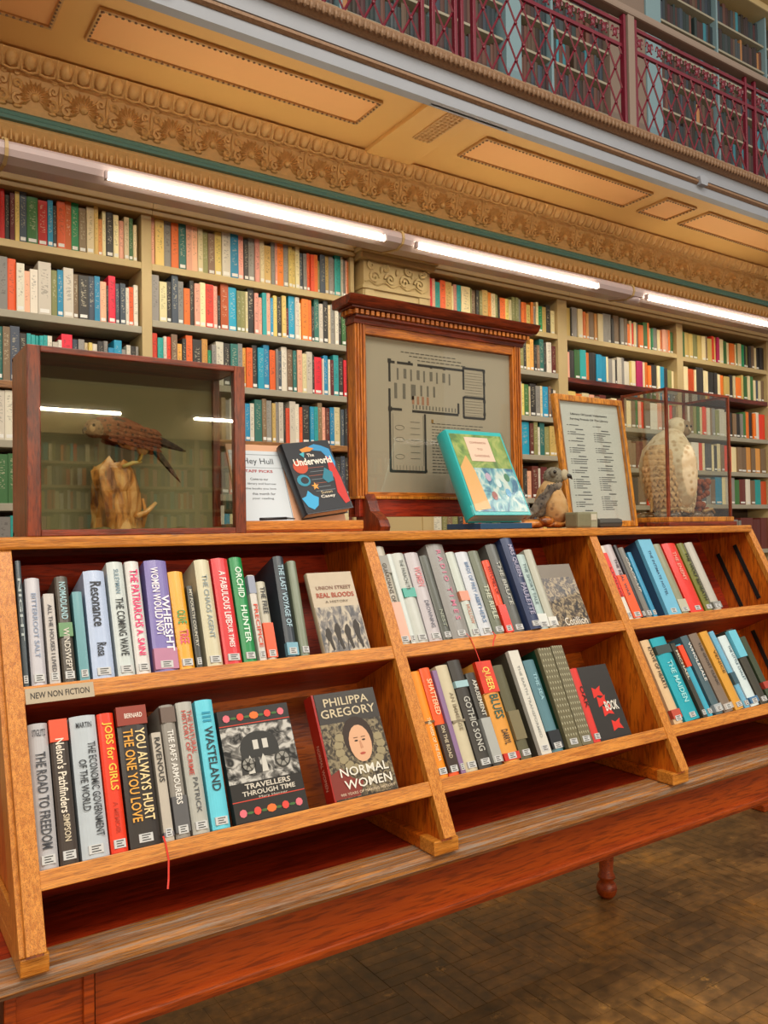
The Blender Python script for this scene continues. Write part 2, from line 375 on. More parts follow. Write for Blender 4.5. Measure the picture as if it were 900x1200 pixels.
for key, xa, xb, lab in BAYS:
    root = thing('wall_bookcase', lab, 'bookcase', ((xa+xb)/2, YW, 0), group=None)
    MB().box(xa, xb, 4.11, 4.138, 0, Z(1.60)).build('back_panel', SHBACK, root)
    u0, u1 = UPR[key]
    MB().box(u0, u1, YW-.004, 4.11, 0, Z(1.585), b=.003).build('upright', CREAM, root)
    if key in 'LN': 
        MB().box(xa-(.05 if key == 'L' else .0), xa+(.0 if key == 'L' else .02), YW-.003, 4.11, 0, Z(1.58)).build('upright', CREAM, root)
    for i, z in enumerate(LEV[key]):
        m = MAHSH if (key, i) in REDSH else TANSH if (key, i) in WOODSH else (CREAM if i == 0 else GREYP)
        MB().box(xa, xb, YW-.002, 4.11, Z(z-.034), Z(z), b=.003).build('shelf', m, root)
    MB().box(xa, xb, YW+.01, 4.11, 0, Z(-.62)).build('base_cupboard', CREAM, root)
    MB().box(xa, u1, YW-.02, 4.11, Z(1.56), Z(1.585), b=.004).box(xa, u1, YW-.035, 4.11, Z(1.585), Z(1.655), b=.006).box(xa, u1, YW-.05, 4.11, Z(1.655), Z(1.668), b=.004).build('cornice_board', TAN, root)

# ---- carved pilaster
def pilaster():
    root = sroot('trim_1', 'cream carved pilaster capital between the bookcase bays', 'pilaster', (2.69, 3.86, Z(0)))
    MB().box(2.46, 2.92, 3.86, 4.138, 0, Z(1.40)).build('shaft', CREAM, root)
    cap = MB()
    cap.box(2.45, 2.93, 3.845, 4.13, Z(1.38), Z(1.40), b=.004)
    for k, (dx, z0, z1) in enumerate(((.03, 1.545, 1.575), (.045, 1.575, 1.60), (.06, 1.60, 1.635))): cap.box(2.46-dx, 2.92+dx, 3.86-dx*1.4, 4.13, Z(z0), Z(z1), b=.006)
    cap.build('capital', CREAM, root)
    MB().box(2.462, 2.918, 3.855, 4.13, Z(1.40), Z(1.55)).build('capital_block', CREAM, root)
    sc = MB()
    def scroll(cx, cz, r, s, a0=0):
        pts = [(cx+s*(r*(1-t/26))*math.cos(a0+t*.42), 3.848, cz+(r*(1-t/26))*math.sin(a0+t*.42)) for t in range(24)]
        sc.tube(pts, .009, 5)
    for cx, s in ((2.53, 1), (2.64, -1), (2.74, 1), (2.85, -1)): scroll(cx, Z(1.45), .038, s)
    for cx, s in ((2.51, 1), (2.61, -1), (2.77, 1), (2.87, -1)): scroll(cx, Z(1.515), .024, s, 2)
    for cx in (2.69, 2.58, 2.80): sc.ball((cx, 3.85, Z(1.50)), (.012, .008, .022), seg=8, rings=5)
    sc.tube([(2.47+.44*t/20, 3.85, Z(1.418)+.012*math.sin(t*1.3)) for t in range(21)], .006, 5)
    sc.build('acanthus_scroll', CREAM, root)
    d = MB()
    for k in range(26): d.ball((2.44+k*.02, 3.83, Z(1.562)), (.008, .008, .009), seg=6, rings=4)
    o = d.build('bead_row', CREAM, root); o['kind'] = 'stuff'
    for a, b_ in ((2.47, 2.53), (2.85, 2.91)): MB().box(a, b_, 3.852, 3.862, 0.3, Z(1.38), b=.003).build('fillet', CREAM, root)
pilaster()

# ---- cornice: lower egg-and-dart, green band, frieze of palmettes, upper egg band
def cornice():
    r = sroot('trim_2', 'gilded plaster cornice with palmette frieze above the lamps', 'cornice', (3, 3.7, Z(1.7)))
    MB().box(X0, X1, 3.86, 4.14, Z(1.66), Z(1.80)).build('backing_board', TAN, r)
    MB().prism([(3.86, Z(1.70)), (3.79, Z(1.712)), (3.745, Z(1.775)), (3.745, Z(1.787)), (3.86, Z(1.787))], X0, X1, 'x').build('lower_ovolo', GILTP, r)
    MB().prism([(3.86, Z(1.787)), (3.72, Z(1.787)), (3.715, Z(1.80)), (3.73, Z(1.81)), (3.73, Z(1.825)), (3.75, Z(1.84)), (3.86, Z(1.84))], X0, X1, 'x').build('sage_band', GREENP, r)
    MB().prism([(4.14, Z(1.84)), (3.775, Z(1.84)), (3.765, Z(1.87)), (3.745, Z(2.0)), (3.73, Z(2.005)), (3.73, Z(2.02)), (4.14, Z(2.02))], X0, X1, 'x').build('frieze_board', GILTP, r)
    MB().prism([(4.14, Z(2.02)), (3.715, Z(2.02)), (3.70, Z(2.03)), (3.672, Z(2.066)), (3.672, Z(2.072)), (3.71, Z(2.074)), (3.71, Z(2.10)), (4.14, Z(2.10))], X0, X1, 'x').build('upper_ovolo', GILTP, r)
    # dart-and-tongue strips of the lower moulding: too small to pick apart
    mb = MB(); x = .45
    while x < 6.9:
        mb.ball((x, 3.772, Z(1.744)), (.013, .012, .03), seg=6, rings=4); mb.box(x+.019, x+.025, 3.755, 3.79, Z(1.715), Z(1.772)); x += .045
    o = mb.build('egg_and_dart', GILTP, r); o['kind'] = 'stuff'
    # palmettes, one object each
    pm = MB()
    for k in range(15):
        a = math.radians(-126+k*18); ln = .078 if k % 2 == 0 else .070
        c, s_ = math.sin(a), math.cos(a)
        d = Vector((c, 0, s_)); p = Vector((s_, 0, -c))
        q = [d*.018+Vector((0, .006, 0)), d*ln*.66+p*.0098+Vector((0, .006, 0)), d*ln+Vector((0, .004, 0)), d*ln*.66-p*.0098+Vector((0, .006, 0)), d*ln*.72+Vector((0, -.020, 0))]
        pm.add([v+Vector((0, 0, -.01)) for v in q], [(0, 1, 4), (1, 2, 4), (2, 3, 4), (3, 0, 4)])
    pm.ball((0, 0, -.01), (.02, .018, .02), seg=8, rings=5)
    first = None; x = .5; n = 0
    while x < 6.8:
        if first is None: first = pm.build('palmette', GILTP, r, local=True); o = first
        else: o = first.copy(); COL.objects.link(o); o.parent = r
        o.location = (x-3, 3.751-3.7, Z(1.932)-Z(1.7)); o.rotation_euler = (math.radians(8.7), 0, 0); x += .205; n += 1
    sw = MB()
    for s in (-1, 1):
        for cz, rr, a0 in ((-.035, .026, 1.2), (.03, .022, -1.0), (.075, .013, .4)):
            sw.tube([(s*(.024+rr*.2)+s*(rr*(1-t/18))*math.cos(a0+t*.5)*.9, -.003, cz+(rr*(1-t/18))*math.sin(a0+t*.5)) for t in range(15)], .0075, 5)
    sw.ball((0, 0, .02), (.009, .012, .05), seg=6, rings=4)
    for s in (-1, 1): sw.ball((s*.03, 0, -.062), (.02, .01, .009), seg=6, rings=4); sw.ball((0, 0, -.05), (.02, .008, .012), seg=6, rings=4)
    first = None; x = .6025
    while x < 6.8:
        if first is None: first = sw.build('scroll_ornament', GILTP, r, local=True); o = first
        else: o = first.copy(); COL.objects.link(o); o.parent = r
        o.location = (x-3, 3.753-3.7, Z(1.932)-Z(1.7)); o.rotation_euler = (math.radians(8.7), 0, 0); x += .205
    eg = MB().ball((0, 0, 0), (.026, .024, .036), seg=10, rings=6)
    eg.tube([(-.037, -.006, .036), (-.038, -.012, 0), (-.030, -.002, -.038), (0, -.002, -.046), (.030, -.002, -.038), (.037, -.006, .0)], .006, 5)
    first = None; x = .45
    while x < 6.9:
        if first is None: first = eg.build('egg_ornament', GILTP, r, local=True); o = first
        else: o = first.copy(); COL.objects.link(o); o.parent = r
        o.location = (x-3, 3.694-3.7, Z(2.043)-Z(1.7)); o.rotation_euler = (math.radians(26), 0, 0); x += .074
cornice()

# ---- soffit of the gallery
def soffit():
    r = sroot('ceiling', 'ochre soffit under the gallery with orange recessed fields', 'ceiling', (3, 3.4, Z(2.08)))
    z = 2.085
    MB().box(X0, X1, 3.06, 4.14, Z(z), Z(z+.05)).build('soffit_board', OCHRE, r)
    def panel(xa, xb, ya=3.235, yb=3.45):
        p = MB().box(xa, xb, ya, yb, Z(z-.004), Z(z)).build('soffit_panel', ORANGEP, r)
        mb = MB(); w = .016
        for a, b_, c, d in ((xa-w, xb+w, ya-w, ya), (xa-w, xb+w, yb, yb+w), (xa-w, xa, ya, yb), (xb, xb+w, ya, yb)):
            mb.box(a, b_, c, d, Z(z-.014), Z(z), b=.003)
        mb.build('panel_moulding', GILTP, p)
        bd = MB(); x = xa
        while x < xb:
            for y in (ya-.004, yb+.004): bd.ball((x, y, Z(z-.014)), (.008, .006, .006), seg=5, rings=3)
            x += .026
        y = ya
        while y < yb:
            for xx in (xa-.004, xb+.004): bd.ball((xx, y, Z(z-.014)), (.006, .008, .006), seg=5, rings=3)
            y += .026
        o = bd.build('bead_row', BRONZE, p); o['kind'] = 'stuff'
    for a, b_ in ((-.6, .70), (.86, 2.17), (2.86, 4.20), (4.37, 4.64), (4.80, 6.10)): panel(a, b_)
    # beam lining up with the pilaster, with a band of relief
    MB().box(2.37, 2.67, 3.07, 3.70, Z(z-.022), Z(z), b=.003).build('soffit_beam', OCHRE, r)
    MB().box(2.49, 2.60, 3.09, 3.40, Z(z-.028), Z(z-.02)).build('relief_panel', GILTP, r)
    mb = MB()
    for i in range(12):
        for j in range(4): mb.ball((2.507+j*.026, 3.105+i*.026, Z(z-.029)), (.010, .010, .006), seg=6, rings=4)
    o = mb.build('relief_band', GILTP, r); o['kind'] = 'stuff'
    MB().box(2.36, 2.86, 3.062, 3.08, Z(z-.03), Z(z), b=.003).build('beam_end_block', FASC, r)
soffit()

# ---- gallery edge: fascia with bead mouldings, walkway
def fascia():
    r = sroot('trim_3', 'pale grey gallery edge with bronzed bead and leaf mouldings', 'fascia', (3, 3.0, Z(2.06)))
    MB().prism([(3.09, Z(2.055)), (3.04, Z(2.055)), (3.035, Z(2.105)), (3.09, Z(2.105))], X0, X1, 'x').build('lower_band', FASC, r)
    MB().prism([(3.09, Z(2.105)), (3.03, Z(2.105)), (3.015, Z(2.115)), (3.015, Z(2.128)), (3.03, Z(2.138)), (3.09, Z(2.138))], X0, X1, 'x').build('bead_moulding', BRONZE, r)
    MB().prism([(3.09, Z(2.138)), (3.02, Z(2.138)), (3.012, Z(2.205)), (3.09, Z(2.205))], X0, X1, 'x').build('upper_band', FASC, r)
    MB().prism([(3.09, Z(2.205)), (3.0, Z(2.205)), (2.965, Z(2.225)), (2.955, Z(2.25)), (2.96, Z(2.262)), (3.09, Z(2.262))], X0, X1, 'x').build('leaf_moulding', BRONZE, r)
    MB().box(X0, X1, 3.09, 4.14, Z(2.16), Z(2.25)).build('walkway', TAUPE, r)
    mb = MB(); x = .3
    while x < 6.2:
        mb.ball((x, 2.962, Z(2.232)), (.010, .012, .022), seg=6, rings=4); x += .03
    o = mb.build('leaf_row', BRONZE, r); o['kind'] = 'stuff'
    for x in (1.02, 4.42): MB().prism([(x-.03, Z(2.10)), (x+.03, Z(2.10)), (x+.045, Z(2.145)), (x, Z(2.16)), (x-.045, Z(2.145))], 3.0, 3.04, 'y').build('bracket_boss', FASC, r)
fascia()

# ---- crimson iron railing
def railing():
    YR = 3.0; r = thing('gallery_railing', 'crimson iron lattice railing with a beige handrail along the gallery', 'railing', (3, YR, Z(2.262)))
    MB().box(.6, 6.4, YR-.035, YR+.035, Z(2.905), Z(2.95), b=.012).build('handrail', TAUPE, r)
    for z0, z1 in ((2.845, 2.865), (2.715, 2.735), (2.268, 2.285)): MB().box(.6, 6.4, YR-.008, YR+.008, Z(z0), Z(z1)).build('rail', IRONR, r)
    posts = [1.35, 2.26, 2.325, 2.46, 2.50, 2.577, 4.87, 4.975, 6.0, 6.1]
    for x in posts: MB().box(x-.010, x+.010, YR-.012, YR+.012, Z(2.262), Z(2.905), b=.003).build('post', IRONR, r)
    MB().box(3.70, 3.755, YR-.03, YR+.03, Z(2.262), Z(2.905), b=.004).build('post', TAUPE, r)
    for x in (3.68, 3.775): MB().box(x-.010, x+.010, YR-.022, YR+.01, Z(2.262), Z(2.9), b=.003).build('post', IRONR, r)
    segs = [(.9, 2.25), (2.335, 2.45), (2.587, 3.67), (3.785, 4.86), (4.985, 5.99)]
    bar = None
    for a, b_ in segs:
        w = .108; k = max(1, round((b_-a)/w)); w = (b_-a)/k; zt, zb = 2.715, 2.285; hgt = zt-zb; hh = .195*w/.108
        slope = .195/.108
        for s in (-1, 1):
            i = -5
            while i <= k+5:
                xs = a+i*w; pts = []
                xe = xs+s*hgt/slope
                # clip to the bay
                t0, t1 = 0., 1.
                dx = xe-xs
                for lim, sg in ((a, 1), (b_, -1)):
                    d0 = sg*(xs-lim); d1 = sg*(xe-lim)
                    if d0 < 0 and d1 < 0: t0 = 2; break
                    if d0 < 0: t0 = max(t0, d0/(d0-d1))
                    elif d1 < 0: t1 = min(t1, d0/(d0-d1))
                if t1-t0 > .05:
                    p0 = (xs+dx*t0, YR+s*.003, Z(zb+hgt*t0)); p1 = (xs+dx*t1, YR+s*.003, Z(zb+hgt*t1))
                    MB().tube([p0, p1], .0062, 4).build('lattice_bar', IRONR, r)
                i += 1
        mb = MB(); j = 0
        for i in range(1, k*2):
            for j in range(6):
                if (i+j) % 2: continue
                x = a+i*w/2; z = zb+slope*w/2*j
                if z < zt: mb.ball((x, YR-.004, Z(z)), (.011, .008, .011), seg=6, rings=4)
        o = mb.build('rosette_studs', IRONR, r); o['kind'] = 'stuff'
        # scrolled band under the handrail
        mb = MB(); x = a+.045
        while x < b_-.03:
            mb.ball((x, YR, Z(2.79)), (.020, .008, .026), seg=6, rings=4); 
            for sx in (-1, 1): mb.tube([(x+sx*.012*math.cos(t*.7)+sx*.02, YR, Z(2.79)+.03*math.sin(t*.7)) for t in range(8)], .005, 4)
            x += .09
        o = mb.build('scrolled_band', IRONR, r); o['kind'] = 'stuff'
railing()

# ---- bookcase along the gallery
def gallery_case():
    r = thing('gallery_bookcase', 'tall pale blue and grey bookcase of dark volumes along the upper gallery', 'bookcase', (4, 4.0, Z(2.25)))
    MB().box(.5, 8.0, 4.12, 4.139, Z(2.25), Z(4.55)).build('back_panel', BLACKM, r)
    for a, b_ in ((3.70, 3.84), (5.16, 5.34)): MB().box(a, b_, 3.97, 4.13, Z(2.25), Z(4.5), b=.006).build('column', BLUEP, r)
    for a, b_ in ((4.75, 5.16),): MB().box(a, b_, 3.985, 4.13, Z(2.25), Z(4.5), b=.004).build('panel', TAUPE, r)
    for x in (1.95, 2.42, 3.1, 4.15, 6.10, 6.82): MB().box(x-.011, x+.011, 3.985, 4.13, Z(2.25), Z(4.5), b=.003).build('upright', BLUEP, r)
    for z in [2.35+.2375*k for k in range(9)]: MB().box(.5, 8.0, 4.0, 4.13, Z(z-.018), Z(z), b=.003).build('shelf', GREYP, r)
    MB().box(.5, 8.0, 3.92, 4.13, Z(4.50), Z(4.56), b=.01).box(.5, 8.0, 3.88, 4.13, Z(4.56), Z(4.62), b=.01).build('cornice', CREAM, r)
gallery_case()

# ---- fluorescent fittings on the trunking
def lamps():
    tr = thing('lighting_trunking', 'long lilac grey tubular trunking carrying the strip lamps below the cornice', 'light fitting', (3, 3.6, Z(1.57)))
    prof = []
    for k in range(13):
        a = math.radians(-60+k*20); prof.append((3.60-.055*math.cos(a)*1.0, Z(1.585)+.05*math.sin(a)))
    for xa, xb in ((X0, .55), (.56, 2.515), (2.525, 4.40), (4.41, 7.4)):
        MB().prism([(3.56, Z(1.615)), (3.545, Z(1.60)), (3.54, Z(1.575)), (3.55, Z(1.55)), (3.60, Z(1.535)), (3.74, Z(1.56)), (3.76, Z(1.60)), (3.74, Z(1.625)), (3.60, Z(1.63))], xa, xb, 'x').build('trunking_length', LILAC, tr)
    for x in (.555, 2.52, 4.405):
        MB().prism([(3.552, Z(1.622)), (3.537, Z(1.604)), (3.533, Z(1.575)), (3.545, Z(1.546)), (3.60, Z(1.528)), (3.75, Z(1.556)), (3.77, Z(1.60)), (3.75, Z(1.632)), (3.60, Z(1.637))], x-.007, x+.007, 'x').build('joint_ring', TAN, tr)
        MB().box(x-.006, x+.006, 3.62, 3.86, Z(1.637), Z(1.655), b=.002).build('bracket', TAN, tr)
    o = MB().ball((4.46, 3.60, Z(1.535)), (.06, .05, .025)).build('junction_box', LILAC, tr)
    L = [(.95, 2.385, 'lit strip lamp above the bookcase left of the pilaster'), (2.60, 4.03, 'lit strip lamp above the bookcase right of the pilaster'),
         (4.52, 5.98, 'lit strip lamp at the right edge of the wall')]
    for xa, xb, lab in L:
        t = thing('strip_lamp', lab, 'lamp', ((xa+xb)/2, 3.56, Z(1.53)), group=None)
        for q in (xa-.012, xb): MB().box(q, q+.012, 3.510, 3.5385, Z(1.529), Z(1.566), b=.002).build('end_cap', LILAC, t)
        MB().box(xa, xb, 3.514, 3.5385, Z(1.534), Z(1.560), b=.006).build('diffuser', LAMP, t)
lamps()

# ---- opposite side of the hall (seen in the glass of the cases)
def opposite():
    MB_ = MB().box(-6, 9, -7.75, -7.6, 0, 8.0); o = MB_.build('wall_front', plain('far_wall_paint', 'a8987a', .8)); tag(o, 'plain wall on the opposite side of the hall', 'wall', kind='structure')
    r = thing('opposite_bookcase', 'bookcase on the opposite wall, mirrored in the glass of the bird case', 'bookcase', (2, -7.3, 0))
    MB().box(-5, 8, -7.6, -7.55, 0, 3.0).build('back_panel', SHBACK, r)
    for k in range(8): MB().box(-5, 8, -7.55, -7.28, .2+.31*k, .235+.31*k).build('shelf', CREAM, r)
    for k in range(11): MB().box(-5+1.3*k, -4.93+1.3*k, -7.55, -7.27, 0, 2.75).build('upright', CREAM, r)
    MB().box(-5, 8, -7.55, -7.2, 2.75, 3.4).build('cornice_board', TAN, r)
    for xa in (-3.5, -1.0, 1.5, 4.0):
        t = thing('strip_lamp', f'lit strip lamp on the opposite wall of the hall, {["first","second","third","fourth"][int((xa+3.5)/2.5)]} of four', 'lamp', (xa, -7.0, 3.0), group='strip lamps of the opposite wall')
        MB().box(xa-.02, xa+1.52, -7.06, -6.98, 3.03, 3.07).build('housing', LILAC, t)
        MB().box(xa, xa+1.5, -7.03, -6.99, 3.0, 3.025).build('diffuser', LAMP, t)
    return r
OPP = opposite()

# ================================================================== BOOKS ON THE WALL
PAL = dict(r=('e03a20', 'red'), o=('f07a24', 'orange'), q=('c2481a', 'rust'), a=('dd9a4a', 'tan orange'), y=('dcbf6a', 'straw yellow'), c=('e8d7a6', 'cream'),
           i=('d8d0bd', 'off-white'), g=('8f8b84', 'grey'), d=('35312d', 'black'), n=('454f5c', 'slate blue'), b=('1e93b8', 'bright blue'), t=('2aa7a4', 'turquoise'),
           T=('2c6e64', 'dark teal'), E=('18905c', 'emerald green'), G=('3f7038', 'green'), l=('8a8a52', 'olive'), m=('6b2c22', 'maroon'), k=('846a4e', 'brown'),
           p=('e8a88c', 'salmon pink'), v=('b01f5a', 'magenta'), w=('ece6d6', 'white'))
BM = {k: book_mat('book_cloth_'+k, v[0]) for k, v in PAL.items()}
BMIX = book_mat('book_cloth_assorted', None, True)
def unit_book(rounded, label):
    mb = MB(); hw = .5
    arc = [(-.5, .02), (-.3, .004), (0, 0), (.3, .004), (.5, .02)] if rounded else [(-.5, .0), (.5, .0)]
    if not rounded: arc = [(-.5, .004), (-.46, 0), (.46, 0), (.5, .004)]
    n = len(arc); poly = arc+[(.5, 1), (-.5, 1)]
    vs = [(x, y, 0) for x, y in poly]+[(x, y, 1) for x, y in poly]; k = len(poly)
    mb.add(vs, [(i, (i+1) % k, (i+1) % k+k, i+k) for i in range(k) if i != n])        # cover
    mb.add([(-.44, .04, 0), (.44, .04, 0), (.44, .99, 0), (-.44, .99, 0), (-.44, .04, .985), (.44, .04, .985), (.44, .99, .985), (-.44, .99, .985)],
           [(0, 1, 2, 3), (4, 5, 6, 7), (2, 3, 7, 6)], 1)
    mb.add([(-.5, 0.01, 1), (.5, .01, 1), (.5, .05, 1), (-.5, .05, 1)], [(0, 1, 2, 3)])
    if label: mb.add([(-.36, -.004, .045), (.36, -.004, .045), (.36, -.004, .115), (-.36, -.004, .115)], [(0, 1, 2, 3)], 2)
    me = bpy.data.meshes.new('library_book'); me.from_pydata([tuple(v) for v in mb.v], [], mb.f)
    for m in (BM['c'], PAPER, WHITE): me.materials.append(m)
    me.polygons.foreach_set('material_index', mb.m); me.update(); return me
UB = [unit_book(a, b) for a in (0, 1) for b in (0, 1)]
ORD = ['first', 'second', 'third', 'fourth', 'fifth', 'sixth', 'seventh', 'eighth', 'ninth', 'tenth']
def ordn(n):
    if n <= 10: return ORD[n-1]
    s = 'th' if 10 < n % 100 < 14 else {1: 'st', 2: 'nd', 3: 'rd'}.get(n % 10, 'th'); return f'{n}{s}'
def parse(s):
    out = []
    for tok in s.split():
        c = tok[0]; w, _, h = tok[1:].partition('/'); out.append((c, float(w), float(h)/100 if h else None))
    return out
NB = [0]
STUFFV, STUFFF, STUFFM, STUFFC = [], [], [], []
def stuff_book(x, y, z, w, d, h, c, lean=0, mark=.6):
    o = len(STUFFV); jit = random.uniform(.8, 1.15); col = lin(PAL[c][0]) if isinstance(c, str) else c; col = tuple(min(1, q*jit) for q in col[:3])+(1,)
    a, b_ = x-w/2, x+w/2; l = lean*h
    STUFFV.extend([(a, y+.003, z), (b_, y+.003, z), (b_, y+d, z), (a, y+d, z), (a+l, y+.003, z+h), (b_+l, y+.003, z+h), (b_+l, y+d, z+h), (a+l, y+d, z+h), ((a+b_)/2, y, z), ((a+b_)/2+l, y, z+h)])
    for f, m in (((0, 8, 9, 4), 0), ((8, 1, 5, 9), 0), ((1, 2, 6, 5), 0), ((0, 4, 7, 3), 0), ((4, 9, 5, 6, 7), 1)):
        STUFFF.append(tuple(i+o for i in f)); STUFFM.append(m); STUFFC.append(col)
    if random.random() < mark:
        o = len(STUFFV); STUFFV.extend([(a+w*.15, y-.001, z+.01), (b_-w*.15, y-.001, z+.01), (b_-w*.15, y-.001, z+.024), (a+w*.15, y-.001, z+.024)]); STUFFF.append((o, o+1, o+2, o+3)); STUFFM.append(2); STUFFC.append((1, 1, 1, 1))
def flush_stuff(name, label, cat):
    me = bpy.data.meshes.new(name); me.from_pydata(STUFFV, [], STUFFF)
    for m in (BMIX, PAPER, WHITE): me.materials.append(m)
    me.polygons.foreach_set('material_index', STUFFM)
    at = me.attributes.new('bookcol', 'FLOAT_COLOR', 'FACE')
    at.data.foreach_set('color', [q for c in STUFFC for q in c]); me.update()
    o = bpy.data.objects.new(name, me); COL.objects.link(o); tag(o, label, cat, kind='stuff')
    STUFFV.clear(); STUFFF.clear(); STUFFM.clear(); STUFFC.clear()
def row(xa, xb, zrel, s, where, group, single=True, y=YW+.012, gap=.0006, n0=0):
    bs = parse(s); tot = sum(b[1] for b in bs); k = (xb-xa)/tot; x = xa; lasth = .2
    for n, (c, w, h) in enumerate(bs):
        h = h or lasth; lasth = h; w *= k; hh = h+random.uniform(-.004, .004); dy = random.uniform(0, .012)
        if single:
            o = bpy.data.objects.new('library_book', UB[random.choice((0, 1, 2, 3, 1, 3))]); COL.objects.link(o)
            o.location = (x+w/2, y+dy, Z(zrel)+.0005); o.scale = (w-gap*2, .14+random.uniform(-.01, .012), hh)
            sl = o.material_slots[0]; sl.link = 'OBJECT'; sl.material = BM[c]
            size = 'thin' if w < .022 else 'thick' if w > .042 else 'medium'
            tag(o, f'{size} {PAL[c][1]} book, {ordn(n0+n+1)} along {where}', 'book', group); NB[0] += 1
        else: stuff_book(x+w/2, y+dy, Z(zrel), w-gap*2, .14, hh, c)
        x += w
# left bay
T_ = ['the top shelf', 'the second shelf', 'the third shelf', 'the fourth shelf', 'the fifth shelf']
bl, bm_, bn, bp, bq = 'in the leftmost bay', 'left of the pilaster', 'right of the pilaster', 'of the bay behind the framed list', 'of the far right bay'
row(.585, 1.195, LEV['L'][0], 'r30/23 d30/21 m30/22 y28/23 n45/23 G70/22 q60/21 b35/22 d25/20 o55/22 q40/23 E50/23 k50/21 c50/22 y30/23 a28/18 c25/22 d50/22 c38/21 p35/19 c35/21 G30/21 c28/18', T_[0]+' '+bl, 'books on the top shelf of the leftmost bay')
row(.55, 1.20, LEV['L'][1], 'b38/25 g48/24 r48/24 i45/22 p32/19 i45/20 i75/24 l35/21 b35/22 i60/23 k30/21 d60/21 n38/21 b35/22 p40/20 d12/18 r45/23 n25/20 n35/20 i22/18 r32/19 i30/20', T_[1]+' '+bl, 'books on the second shelf of the leftmost bay')
row(.55, 1.20, LEV['L'][2], 'i22/24 T30/24 k38/24 n50/25 d35/22 t22/22 t22 t22 t22 t22 i25/22 i30/20 w20/21 r60/24 n30/22 g35 c22/21 y22 i30 d35/22 g25/23 b35/20 b45/24 g25/20 i25/22 d30 g20', T_[2]+' '+bl, 'books on the third shelf of the leftmost bay')
row(.53, .72, LEV['L'][3], 'k25/21 i30/22 i30/22 c28/21 g35/21', T_[3]+' '+bl, 'books on the fourth shelf of the leftmost bay')
row(.53, .72, LEV['L'][4], 'g25/21 G50/22 G40/22 y30/21 k30/20', T_[4]+' '+bl, 'books on the fifth shelf of the leftmost bay')
row(.53, .70, LEV['L'][5], 'd25/21 g30/22 t20/22 k28/21', 'the lowest visible shelf of the leftmost bay', 'books on the lowest shelf of the leftmost bay')
# bay left of the pilaster
row(1.265, 1.875, LEV['M'][0], 'p25/24 y58/23 g50/25 o50/23 T50/24 p40/25 p40/25 c35/23 l38/22 k48/22 y48/23 i60/25 b60/24 p40/24 d35/22 g48/24 p35/24 c35/23', T_[0]+' '+bm_, 'books on the top shelf left of the pilaster')
row(1.875, 2.44, LEV['M'][0], 'y60/21 g35/24 p20/25 o55/25 g45/25 y35/23 y28/22 c38/24 n35/21 g35/21 r30/21 r35/21 o35/21 l20/18 n50/22 y38/22 g38/22 g20/21 t58/23 i20/23 g30/22 p20/22 o38/21 c25/17', T_[0]+' '+bm_, 'books on the top shelf left of the pilaster', n0=18)
row(1.265, 1.86, LEV['M'][1], 'g50/23 c50/20 d32/21 n45/25 g40/22 o42/19 d30/23 p40/22 c40/23 r58/23 p30/22 d20/18 q58/24 b60/23 l32/22 l30/22 c20/22 d50/25 p32/22 p28/20', T_[1]+' '+bm_, 'books on the second shelf left of the pilaster')
row(1.86, 2.42, LEV['M'][1], 't38/23 p35/23 b25/21 y35/22 d38/22 y40/23 m25/17 b55/24 i40/23 c20/21 o60/23 o35/23 d25/20 T45/25 i40/22 d45/24 c25/22 g42/23 i35/22 d28/22 G45/22 c60/20', T_[1]+' '+bm_, 'books on the second shelf left of the pilaster', n0=20)
row(1.265, 1.80, LEV['M'][2], 'r40/23 t40/21 i25/22 r30/22 k45/23 a35/19 d30/22 o50/24 d70/22 a45/23 E28/18 g35/21 i60/23 d50/22 T60/22 g38/23 a30/21 o50/21', T_[2]+' '+bm_, 'books on the third shelf left of the pilaster')
row(1.80, 2.42, LEV['M'][2], 'd40/23 b45/22 b45/24 o45/22 g20/22 n28/22 i45/24 k45/23 T30/23 p40/23 c35/22 i50/23 d20/22 r60/21 i12/20 b38/22 i20/20 m25/20 t45/23 d40/22 r40/21 i40/20', T_[2]+' '+bm_, 'books on the third shelf left of the pilaster', n0=18)
row(1.62, 2.42, LEV['M'][3], 'k30/22 g30/21 i35/22 p25/20 g22/22 i22/20 b35/20 i30/20 T50/22 k32/23 g40/22 y25/21 g25/22 i35/22 d12/20 r30/19 i45/23 i28/22 r22/20 d55/21 b30/21 t30/21 k35/23 p30/21 m30/21 b35/21 c50/22 n28/21 d35 i40/20', T_[3]+' '+bm_, 'books on the fourth shelf left of the pilaster')
row(1.62, 1.80, LEV['M'][4], 'g35/22 p30/22 g30/21 i30/22 d25/22', T_[4]+' '+bm_, 'books on the fifth shelf left of the pilaster')
row(2.30, 2.42, LEV['M'][4], 'd35/22 n30/22 d30/21 g30/22', 'the fifth shelf right beside the pilaster', 'books on the fifth shelf left of the pilaster')
# bay right of the pilaster
row(2.965, 4.045, LEV['N'][0], 'r25/22 p20/22 t32/20 o35/22 y45/22 c10/20 p22/21 t28/21 c60/21 l8/20 k30/20 d20/20 l20/20 y40/21 o22/20 c30/20 l22/20 d12/18 o40/18 y25/18 c20/18 l25/20 l25/20 g22/20 o18/18 o22/18 y30/17 o20/19 g20/17 c18/20 E30/18 y30/18 d35/19 c30/16', T_[0]+' '+bn, 'books on the top shelf right of the pilaster')
row(3.64, 4.045, LEV['N'][1], 'k30/20 d40/20 k40/20 l55/22 d40/20 y50/18 a50/21 d40/18 k40/18 T60/22 d40/20 i70/21 m50/19', T_[1]+' '+bn, 'books on the second shelf right of the pilaster')
row(3.64, 4.045, LEV['N'][2], 'i20/21 p30/22 i50/22 y30/21 G45/21 c15/20 d60/22 g50/21 c30/21 b60/21 k30/21 d25/20 i30/19', T_[2]+' '+bn, 'books on the third shelf right of the pilaster')
